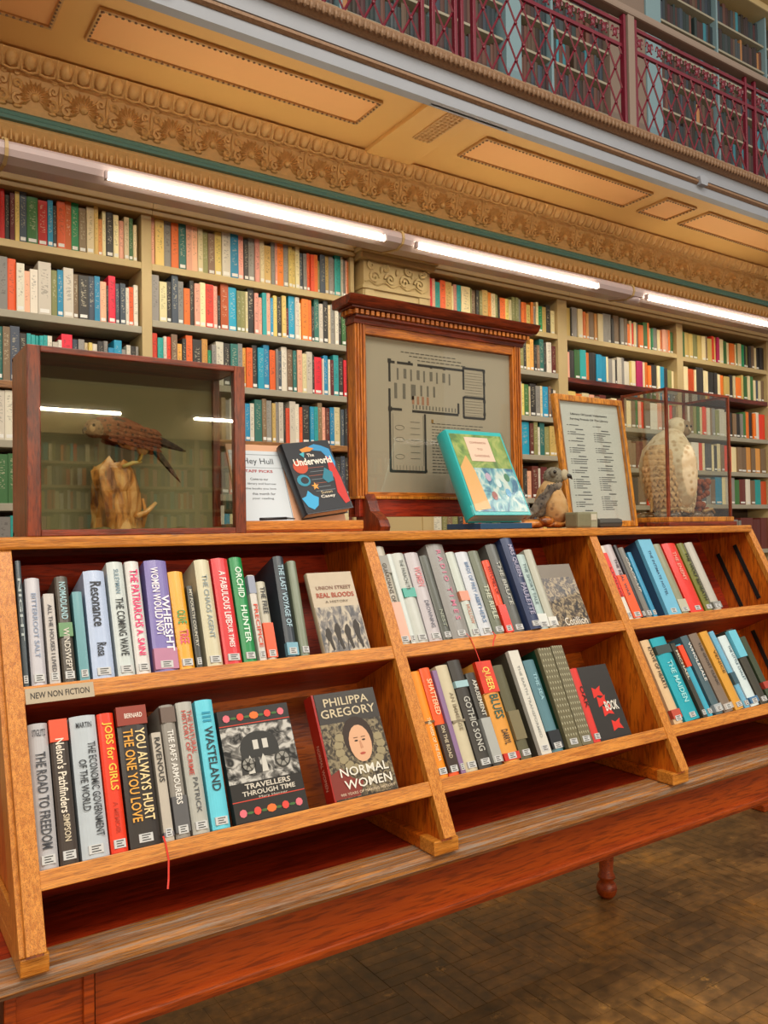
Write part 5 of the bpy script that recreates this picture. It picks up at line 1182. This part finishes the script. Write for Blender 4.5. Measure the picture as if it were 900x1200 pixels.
# ---- framed floor plan
def plan():
    y = 1.93; xa, xb = 1.193, 1.822; z0, z1 = Z(.097), Z(.585)
    r = thing('framed_floor_plan', 'large pine-framed floor plan with a dentilled mahogany cornice on the top board', 'picture frame', (1.507, y, TZ))
    for a, b_ in ((xa, xa+.036), (xb-.036, xb)):
        s = MB().box(a, b_, y-.012, y+.03, z0, z1, b=.002).build('frame_stile', PINE, r)
        for q in (.009, .018, .027): MB().box(a+q-.0025, a+q+.0025, y-.0165, y-.011, z0, z1, b=.001).build('stile_bead', PINE, s)
    MB().box(xa+.036, xb-.036, y-.012, y+.03, Z(.557), z1, b=.002).build('top_rail', PINEH, r)
    b0 = MB().box(xa+.036, xb-.036, y-.012, y+.03, z0, Z(.110), b=.002).build('bottom_rail', PINEH, r)
    MB().box(xa, xb, y-.016, y+.03, Z(.090), Z(.098), b=.002).build('ledge_strip', GOLD, b0)
    MB().box(xa+.01, xb-.01, y-.006, y+.02, Z(.040), Z(.090), b=.002).build('lower_rail', RED, r)
    # sheet and its drawing
    sh = MB().box(xa+.03, xb-.03, y+.004, y+.008, Z(.100), Z(.565)).build('plan_sheet', plain('aged_plan_paper', 'aaa290', .7, var=.06, scale=6), r)
    K = plain('plan_black', '2b2926', .7); G_ = plain('plan_grey', '6c685e', .7)
    def ln(xa_, za, xb_, zb_, w, m, nm='wall_line'):
        d = Vector((xb_-xa_, 0, zb_-za)); L_ = d.length; d.normalize(); q = Vector((-d.z, 0, d.x))*w/2; a = Vector((xa_, y+.0035, Z(za))); b2 = Vector((xb_, y+.0035, Z(zb_)))
        return [a-q, b2-q, b2+q, a+q]
    mb = MB()
    for s in [(1.316, .490, 1.338, .490), (1.346, .490, 1.403, .490), (1.42, .490, 1.597, .490), (1.591, .498, 1.678, .498), (1.678, .501, 1.678, .344), (1.593, .345, 1.678, .345), (1.595, .494, 1.595, .431), (1.594, .409, 1.594, .344), (1.595, .408, 1.68, .408),
              (1.319, .49, 1.319, .432), (1.318, .412, 1.318, .17), (1.316, .172, 1.445, .172), (1.4445, .345, 1.4445, .173), (1.319, .353, 1.361, .353), (1.398, .351, 1.573, .351), (1.573, .387, 1.573, .354)]:
        q = ln(*s, .0075, K); mb.add(q, [(0, 1, 2, 3)])
    for s in ((1.319, .493, .012), (1.319, .353, .013), (1.678, .495, .010), (1.678, .455, .010), (1.678, .40, .010), (1.678, .36, .010), (1.445, .175, .009), (1.319, .175, .009), (1.39, .494, .008), (1.47, .488, .008), (1.52, .488, .008)):
        mb.box(s[0]-s[2]/2, s[0]+s[2]/2, y+.0030, y+.0036, Z(s[1]-s[2]/2), Z(s[1]+s[2]/2))
    mb.build('wall_lines', K, sh)
    mb = MB()
    for k in range(9): x = 1.345+.024*k; mb.box(x, x+.006+.004*(k % 2), y+.0033, y+.0037, Z(.440+.006*(k % 2)), Z(.474))
    for k in range(4): x = 1.405+.024*k; mb.box(x, x+.007, y+.0033, y+.0037, Z(.398), Z(.430))
    for k in range(14): x = 1.40+.0122*k; mb.box(x, x+.004, y+.0033, y+.0037, Z(.358), Z(.370))
    for k in range(16): mb.box(1.60, 1.67, y+.0033, y+.0037, Z(.352+.0088*k), Z(.3527+.0088*k))
    for k in range(10): x = 1.328+.0115*k; mb.box(x, x+.0012, y+.0033, y+.0037, Z(.176), Z(.190))
    for x in (1.327, 1.437): mb.box(x, x+.0015, y+.0033, y+.0037, Z(.19), Z(.34))
    for zc in (.30, .265, .215): mb.tube([(1.352+.016*math.cos(t*.5236), y+.0036, Z(zc)+.007*math.sin(t*.5236)) for t in range(13)], .0006, 4)
    for k in range(7): mb.box(1.39, 1.425, y+.0033, y+.0037, Z(.21+.018*k), Z(.2115+.018*k))
    for k in range(3): mb.box(1.335+.03*k, 1.345+.03*k, y+.0033, y+.0037, Z(.385), Z(.43))
    o = mb.build('furniture_lines', G_, sh); o['kind'] = 'stuff'
    mb = MB(); random.seed(5)
    for k in range(4): x = 1.398+.018*k; mb.box(x, x+.008, y+.0033, y+.0037, Z(.372), Z(.396))
    mb.build('coloured_desks', plain('plan_salmon', 'a07258', .7), sh)
    mb = MB()
    for k in range(17):
        x = 1.47; z = .318-.0092*k
        while x < (1.585 if k > 2 else 1.66): l_ = random.uniform(.006, .018); mb.box(x, x+l_, y+.0033, y+.0037, Z(z), Z(z+.0022)); x += l_+.004
    for k in range(3):
        x = 1.36+.03*k
        while x < 1.56+.02*k: l_ = random.uniform(.006, .018); mb.box(x, x+l_, y+.0033, y+.0037, Z(.522-.010*k), Z(.5245-.010*k)); x += l_+.004
    o = mb.build('caption_lines', plain('plan_text', '55524a', .7), sh); o['kind'] = 'stuff'
    MB().box(1.468, 1.476, y+.0033, y+.0037, Z(.320), Z(.331)).build('printed_crest', plain('crest_ochre', '8a6a34', .7), sh)
    MB().box(xa+.034, xb-.034, y-.001, y+.0008, Z(.104), Z(.560)).build('glazing', glass('plan_glazing', (.96, .96, .94), 1.0), r)
    MB().box(xa, xb, y+.03, y+.036, Z(.04), z1).build('backing', MAHOH, r)
    # cornice
    c = MB().prism([(1.96, Z(.583)), (1.912, Z(.583)), (1.910, Z(.594)), (1.900, Z(.598)), (1.900, Z(.604)), (1.96, Z(.604))], xa-.006, xb+.006, 'x').build('cornice_lower', MAHOH, r)
    c = MB().prism([(1.965, Z(.604)), (1.906, Z(.604)), (1.906, Z(.619)), (1.965, Z(.619))], xa-.01, xb+.01, 'x').build('cornice_frieze', MAHOH, r)
    d = MB(); x = xa-.012
    while x < xb+.010: d.box(x, x+.010, 1.893, 1.908, Z(.605), Z(.6175)); x += .0175
    for kk in range(3): d.box(xa-.022, xa-.010, 1.908+.018*kk, 1.918+.018*kk, Z(.605), Z(.6175))
    o = d.build('dentil_row', PINEH, r); o['kind'] = 'stuff'
    MB().box(xa-.026, xb+.026, 1.888, 1.965, Z(.619), Z(.625), b=.002).build('cornice_fillet', MAHOH, r)
    MB().prism([(1.97, Z(.625)), (1.886, Z(.625)), (1.876, Z(.632)), (1.868, Z(.645)), (1.866, Z(.650)), (1.97, Z(.650))], xa-.042, xb+.042, 'x').build('cornice_crown', MAHOH, r)
    # scrolled feet
    for i, x in enumerate((xa+.028, xb-.055)):
        MB().prism([(1.90+.06, TZ), (1.84, TZ), (1.835, TZ+.012), (1.845, TZ+.03), (1.865, TZ+.045), (1.885, TZ+.055), (1.90, TZ+.085), (1.915, TZ+.105), (1.96, TZ+.105)], x-.006, x+.026, 'x').build('scroll_foot', GREYP if False else MAHO, r)
plan()

# ---- turquoise-framed picture book in a plastic jacket
def teal_book():
    up = Vector((0, .45, .893)).normalized(); yy = Vector((1, 0, 0)); xx = yy.cross(up)
    M = Matrix((xx, yy, up)).transposed().to_4x4(); M.translation = (1.412, 1.70, TZ+.0285)
    b = thing('hardback_book', 'turquoise hardback in a clear jacket leaning against the framed plan', 'book', M=M)
    w, h, t = .212, .275, .046; book_parts(b, t, h, w, cov('22b4b4')); x = t/2
    P = lambda pts, c, nm, dx=0: patch(b, x+.0004+dx, pts, plain('print_'+c, c, .35, coat=.5), nm)
    patch(b, x+.0004, rect(.012, .206, .150, .262), photo_mat('garden_painting', '5d7a3c', 'a8b060', 18, mid='7f9a48'), 'painted_garden')
    patch(b, x+.0006, rect(.012, .206, .010, .150), photo_mat('courtyard_painting', '3a6a8c', 'c8d4cc', 30, (1, 1, .7), '7ab0b8'), 'painted_courtyard')
    P([(.012, .012), (.012, .150), (.045, .19), (.060, .14), (.070, .02)], 'e0a860', 'painted_path', .0008)
    P(rect(.062, .150, .172, .252), 'e8c8b0', 'title_panel', .001)
    for k, (yy_, zz_) in enumerate(((.10, .12), (.13, .10), (.155, .07), (.10, .06), (.17, .12))):
        P(oval(yy_, zz_, .010, .014, 9, k), ('b8a0b8', 'd0e0e0', '6aa8d0', 'a05a50', '3f7a54')[k], 'painted_bloom', .0012)
    for k, s in enumerate(('COMPANION', 'TO', 'GARDENS')): txt(s, b, cov_M(x+.0024, .106, .234-.022*k), (.06, .02, .055)[k], .007, ink('a86a58'), 'title_lettering')
    MB().box(-t/2-.0015, t/2+.003, -.004, w+.004, -.0012, h+.002).build('plastic_jacket', glass('plastic_jacket', (.96, .98, .98), .6), b, local=True)
    s = thing('flat_book', 'dark blue book lying under the turquoise book as its rest', 'book', (1.5, 1.72, TZ))
    MB().box(1.43, 1.62, 1.672, 1.82, TZ+.0005, TZ+.016, b=.002).build('cover', cov('1d4a6c'), s)
teal_book()

# ---- small mounted owl
def small_owl():
    k = thing('mounted_owl', 'small mounted owl with speckled brown wing and tan breast beside the framed list', 'bird', (1.76, 1.75, TZ))
    base = photo_mat('driftwood', '6a3410', 'd08a40', 30, (1, 1, 1), 'a86424')
    mb = MB()
    for c_, r_ in (((1.70, 1.76, TZ+.014), (.075, .03, .015)), ((1.79, 1.745, TZ+.012), (.06, .03, .012)), ((1.74, 1.735, TZ+.022), (.03, .018, .014))): mb.ball(c_, r_, seg=12, rings=6)
    mb.build('wooden_base', base, k)
    fur = feather_mat('owl_breast', 'b8905c', '8a6844', 60, 'caa878'); dk = feather_mat('owl_wing', '4a4038', '1e1814', 90, '8a7c68'); hd = feather_mat('owl_head', '7a7464', '38342c', 110, '8f8876')
    MB().tube([(1.795, 1.745, TZ+.018), (1.785, 1.75, TZ+.045), (1.775, 1.755, TZ+.08), (1.775, 1.755, TZ+.115), (1.78, 1.755, TZ+.14)], [(.03, .03), (.050, .042), (.052, .044), (.038, .034), (.020, .02)], 18).build('body', fur, k)
    h = MB().ball((1.788, 1.75, TZ+.155), (.032, .030, .030), seg=18, rings=12).build('head', hd, k)
    MB().ball((1.765, 1.728, TZ+.165), (.014, .007, .014), seg=12, rings=7).build('facial_disc', plain('disc_grey', '6d675a', .8), h)
    MB().ball((1.764, 1.722, TZ+.167), .0055, seg=10, rings=6).build('eye', plain('bird_eye2', '120d08', .08), h)
    MB().ball((1.806, 1.722, TZ+.160), (.015, .008, .017), seg=12, rings=7).build('facial_disc', plain('disc_pale', 'b0a488', .8), h)
    MB().tube([(1.812, 1.722, TZ+.158), (1.824, 1.716, TZ+.155), (1.829, 1.713, TZ+.146)], [.009, .006, .001], 8).build('beak', plain('beak_black', '1a1614', .3), h)
    w = MB()
    for a in range(7):
        for b_ in range(5):
            p = Vector((1.742-.006*a+.011*b_, 1.722+.004*a-.001*b_, TZ+.128-.012*a+.002*b_)); v_, f_ = feather(.034, .014, .003); w.add(v_, f_, M=orient(p, (-.55, .05, -.8), (-.4, -1, .2)))
    for j in range(6): v_, f_ = feather(.095, .016, .004); w.add(v_, f_, M=orient((1.752-.006*j, 1.718+.003*j, TZ+.12-.004*j), (-.62, .1, -.78), (-.4, -1, .2)))
    w.build('wing', dk, k)
    for x in (1.78, 1.80): MB().tube([(x, 1.735, TZ+.04), (x+.006, 1.725, TZ+.022)], [.006, .004], 7).build('leg', fur, k)
small_owl()

# ---- framed list
def framed_list():
    L = frame3((0, 1.765, TZ+.001), (1, 0, 0), (-.02, .115, .993))
    r = thing('framed_list', 'gilt-framed white sheet listing names in two columns, leaning right of the plan', 'picture frame', (2.0, 1.78, TZ))
    xa, xb, h, p = 1.862, 2.182, .425, .020
    MB().box(xa, xa+p, 0, h, -.010, .008, M=L, b=.003).build('frame_stile', GOLD, r); MB().box(xb-p, xb, 0, h, -.010, .008, M=L, b=.003).build('frame_stile', GOLD, r)
    MB().box(xa+p, xb-p, h-p, h, -.010, .008, M=L, b=.003).build('frame_rail', GOLD, r); MB().box(xa+p, xb-p, 0, p, -.010, .008, M=L, b=.003).build('frame_rail', GOLD, r)
    for a, b_, c, d in ((xa+p-.004, xa+p, p, h-p), (xb-p, xb-p+.004, p, h-p)): MB().box(a, b_, c, d, .007, .0095, M=L).build('inner_bead', BRONZE, r)
    s = MB().box(xa+p-.002, xb-p+.002, p-.002, h-p+.002, -.006, -.002, M=L).build('printed_sheet', plain('list_sheet', 'c9cbc8', .6), r)
    inv = _W[r.name].inverted()
    txt('Library Of Local Volunteers', s, inv @ L @ Matrix.Translation((2.02, .365, -.0012)), .17, .009, ink('2f3034'), 'lettering', .02)
    txt('Serving Friends Of The Library', s, inv @ L @ Matrix.Translation((2.02, .349, -.0012)), .18, .008, ink('2f3034'), 'lettering', .02)
    mb = MB(); random.seed(9)
    for col, x in ((0, 1.925), (1, 2.045)):
        z = .328
        while z > .05:
            if random.random() < .14: z -= .0068; mb.box(x+.025, x+.06, z, z+.003, -.0019, -.0013, M=L); z -= .009; continue
            mb.box(x-.012, x-.004, z, z+.0018, -.0019, -.0013, M=L); mb.box(x, x+random.uniform(.025, .07), z, z+.0024, -.0019, -.0013, M=L); z -= .0068
    o = mb.build('name_lines', plain('list_ink', '55585c', .6), s); o['kind'] = 'stuff'
    MB().box(xa+p, xb-p, p, h-p, .001, .0025, M=L).build('glazing', GLS, r)
framed_list()

# ---- little boxes in front of the list
b = thing('trinket_box', 'small square green-grey box standing in front of the framed list', 'box', (1.82, 1.66, TZ))
MB().box(1.779, 1.838, 1.648, 1.70, TZ, TZ+.046, b=.006).build('body', plain('trinket_grey', '7d7a5e', .5, var=.15, scale=60), b)
MB().box(1.812, 1.868, 1.652, 1.70, TZ, TZ+.047, b=.003).build('side_window', plain('trinket_pale', '9a9a80', .35, var=.1, scale=50), b)
MB().box(1.818, 1.862, 1.6505, 1.6515+.002, TZ+.022, TZ+.040, b=.0004).build('window_pane', plain('window_white', 'c9c4b2', .3), b)
b = thing('plastic_case', 'low dark grey rounded plastic case right of the small green-grey box', 'box', (1.92, 1.66, TZ))
MB().box(1.874, 1.978, 1.648, 1.70, TZ, TZ+.027, b=.011).build('shell', plain('case_dark_grey', '4c4a44', .45), b)
MB().box(1.8745, 1.9775, 1.6475, 1.649, TZ+.012, TZ+.0135).build('seam', BLACK, b)

# ---- glass case with the barn owl
def owl_case():
    x0, x1, y0, y1 = 2.212, 2.556, 1.66, 1.845; z0, z1 = TZ, Z(.449)
    r = thing('glass_display_case', 'thin-framed all-glass case holding a pale mounted owl, right end of the board', 'display case', ((x0+x1)/2, (y0+y1)/2, TZ))
    p = .009
    for x in (x0, x1-p):
        for y in (y0, y1-p): MB().box(x, x+p, y, y+p, z0+.03, z1, b=.001).build('post', MAHO, r)
    for z in (z1-p,):
        for y in (y0, y1-p): MB().box(x0+p, x1-p, y+.001, y+p-.001, z, z+p-.001).build('top_rail', MAHOH, r)
        for x in (x0, x1-p): MB().box(x+.001, x+p-.001, y0+p, y1-p, z, z+p-.001).build('top_rail', MAHO, r)
    MB().box(x0-.012, x1+.012, y0-.010, y1+.01, z0, z0+.014, b=.003).build('base', MAHOH, r)
    MB().box(x0-.004, x1+.004, y0-.004, y1+.004, z0+.014, z0+.030, b=.003).build('plinth', GOLD, r)
    for nm, b_ in (('front_pane', (x0+p, x1-p, y0+.003, y0+.005, z0+.03, z1-p)), ('rear_pane', (x0+p, x1-p, y1-.005, y1-.003, z0+.03, z1-p)), ('left_pane', (x0+.003, x0+.005, y0+p, y1-p, z0+.03, z1-p)),
                   ('right_pane', (x1-.005, x1-.003, y0+p, y1-p, z0+.03, z1-p)), ('top_pane', (x0+p, x1-p, y0+p, y1-p, z1-.005, z1-.003))):
        MB().box(*b_).build(nm, GLS, r)
    g = thing('moss_mound', 'brown mossy mound with twigs and lichen under the pale owl', 'mound', (2.38, 1.75, z0+.03))
    mb = MB()
    for k in range(30): mb.ball((random.uniform(x0+.05, x1-.05), random.uniform(y0+.05, y1-.05), z0+.034), (random.uniform(.02, .045), random.uniform(.015, .03), random.uniform(.008, .022)), seg=8, rings=5)
    o = mb.build('moss', photo_mat('moss_mix', '3c2a18', '8a6a44', 60, mid='5f452c'), g); 
    for pts in (((2.25, 1.72, z0+.05), (2.31, 1.70, z0+.06), (2.36, 1.69, z0+.045)), ((2.45, 1.70, z0+.05), (2.50, 1.70, z0+.058), (2.53, 1.71, z0+.045)), ((2.24, 1.75, z0+.05), (2.235, 1.745, z0+.09), (2.25, 1.74, z0+.15))):
        MB().tube(pts, [.005, .0045, .003], 6).build('twig', plain('twig_pale', 'a88a5c', .8, var=.2, scale=50), g)
    lc = MB(); random.seed(4)
    for k in range(46): lc.ball((2.487+random.uniform(-.034, .034), 1.745+random.uniform(-.02, .02), z0+.10+random.uniform(-.05, .055)), random.uniform(.008, .014), seg=6, rings=4)
    o = lc.build('rusty_lichen', plain('rusty_lichen', '8a4424', .9, var=.4, scale=120), g); o['kind'] = 'stuff'
    k = thing('mounted_owl', 'large pale mounted owl with scalloped cream feathers inside the glass case', 'bird', (2.335, 1.75, z0+.05))
    cream = feather_mat('pale_feathers', 'dccbaa', 'b89c74', 48, 'c4a880'); tan = feather_mat('tan_feathers', 'bf9868', '94704a', 55, 'd0ae80')
    B0 = [(2.36, 1.75, z0+.055), (2.352, 1.75, z0+.08), (2.340, 1.75, z0+.12), (2.332, 1.75, z0+.17), (2.328, 1.75, z0+.215), (2.332, 1.75, z0+.255), (2.35, 1.75, z0+.29), (2.37, 1.75, z0+.315)]
    R0_ = [(.050, .04), (.078, .052), (.098, .062), (.106, .068), (.106, .066), (.096, .060), (.066, .05), (.036, .034)]
    MB().tube(B0, [(a, b_) for a, b_ in R0_], 22).build('body', cream, k)
    h = MB().ball((2.378, 1.745, z0+.335), (.040, .036, .038), seg=18, rings=12).build('head', cream, k)
    MB().ball((2.392, 1.716, z0+.334), (.026, .010, .027), seg=14, rings=8).build('facial_disc', plain('owl_disc', '8e7658', .8, var=.2, scale=70), h)
    for dx in (-.010, .012): MB().ball((2.392+dx, 1.7085, z0+.339), .0045, seg=10, rings=6).build('eye', plain('bird_eye3', '0c0806', .08), h)
    MB().tube([(2.393, 1.708, z0+.333), (2.393, 1.702, z0+.326), (2.393, 1.704, z0+.318)], [.004, .003, .001], 7).build('beak', plain('owl_beak', 'c0ac84', .4), h)
    # overlapping contour feathers in rows, each row lower on the body
    f1 = MB(); f2 = MB()
    for i in range(13):
        t = i/12; z = z0+.272-.195*t; q = 0
        for m_ in range(len(B0)-1):
            if B0[m_][2] <= z <= B0[m_+1][2]: q = (z-B0[m_][2])/(B0[m_+1][2]-B0[m_][2]); cx = B0[m_][0]+(B0[m_+1][0]-B0[m_][0])*q; ra = R0_[m_][0]+(R0_[m_+1][0]-R0_[m_][0])*q; rb = R0_[m_][1]+(R0_[m_+1][1]-R0_[m_][1])*q
        n_ = 17
        for j in range(n_):
            a = math.radians(170+200*(j+.5*(i % 2))/n_); p = Vector((cx+ra*1.01*math.cos(a), 1.75+rb*1.02*math.sin(a), z)); nrm = Vector((math.cos(a)/ra, math.sin(a)/rb, 0)).normalized()
            v_, f_ = feather(.032, .021, .005); (f1 if (a > math.radians(250)) else f2).add(v_, f_, M=orient(p, Vector((0, 0, -1))+nrm*.16, nrm))
    o = f1.build('contour_feathers', cream, k); o['kind'] = 'stuff'; o = f2.build('left_tan_feathers', tan, k); o['kind'] = 'stuff'  # left side tan, its darker shading put into the feather colour
    w = MB()
    for j in range(9): v_, f_ = feather(.15-.006*j, .024, .008); w.add(v_, f_, M=orient((2.408-.008*j, 1.690-.0015*j, z0+.235-.004*j), (-.10-.02*j, .06, -1), (.5, -1, .1)))
    w.build('wing', cream, k)
    for x in (2.30, 2.34): MB().tube([(x, 1.72, z0+.09), (x-.004, 1.708, z0+.058)], [.014, .007], 9).build('leg', tan, k)
    random.seed(21)
owl_case()
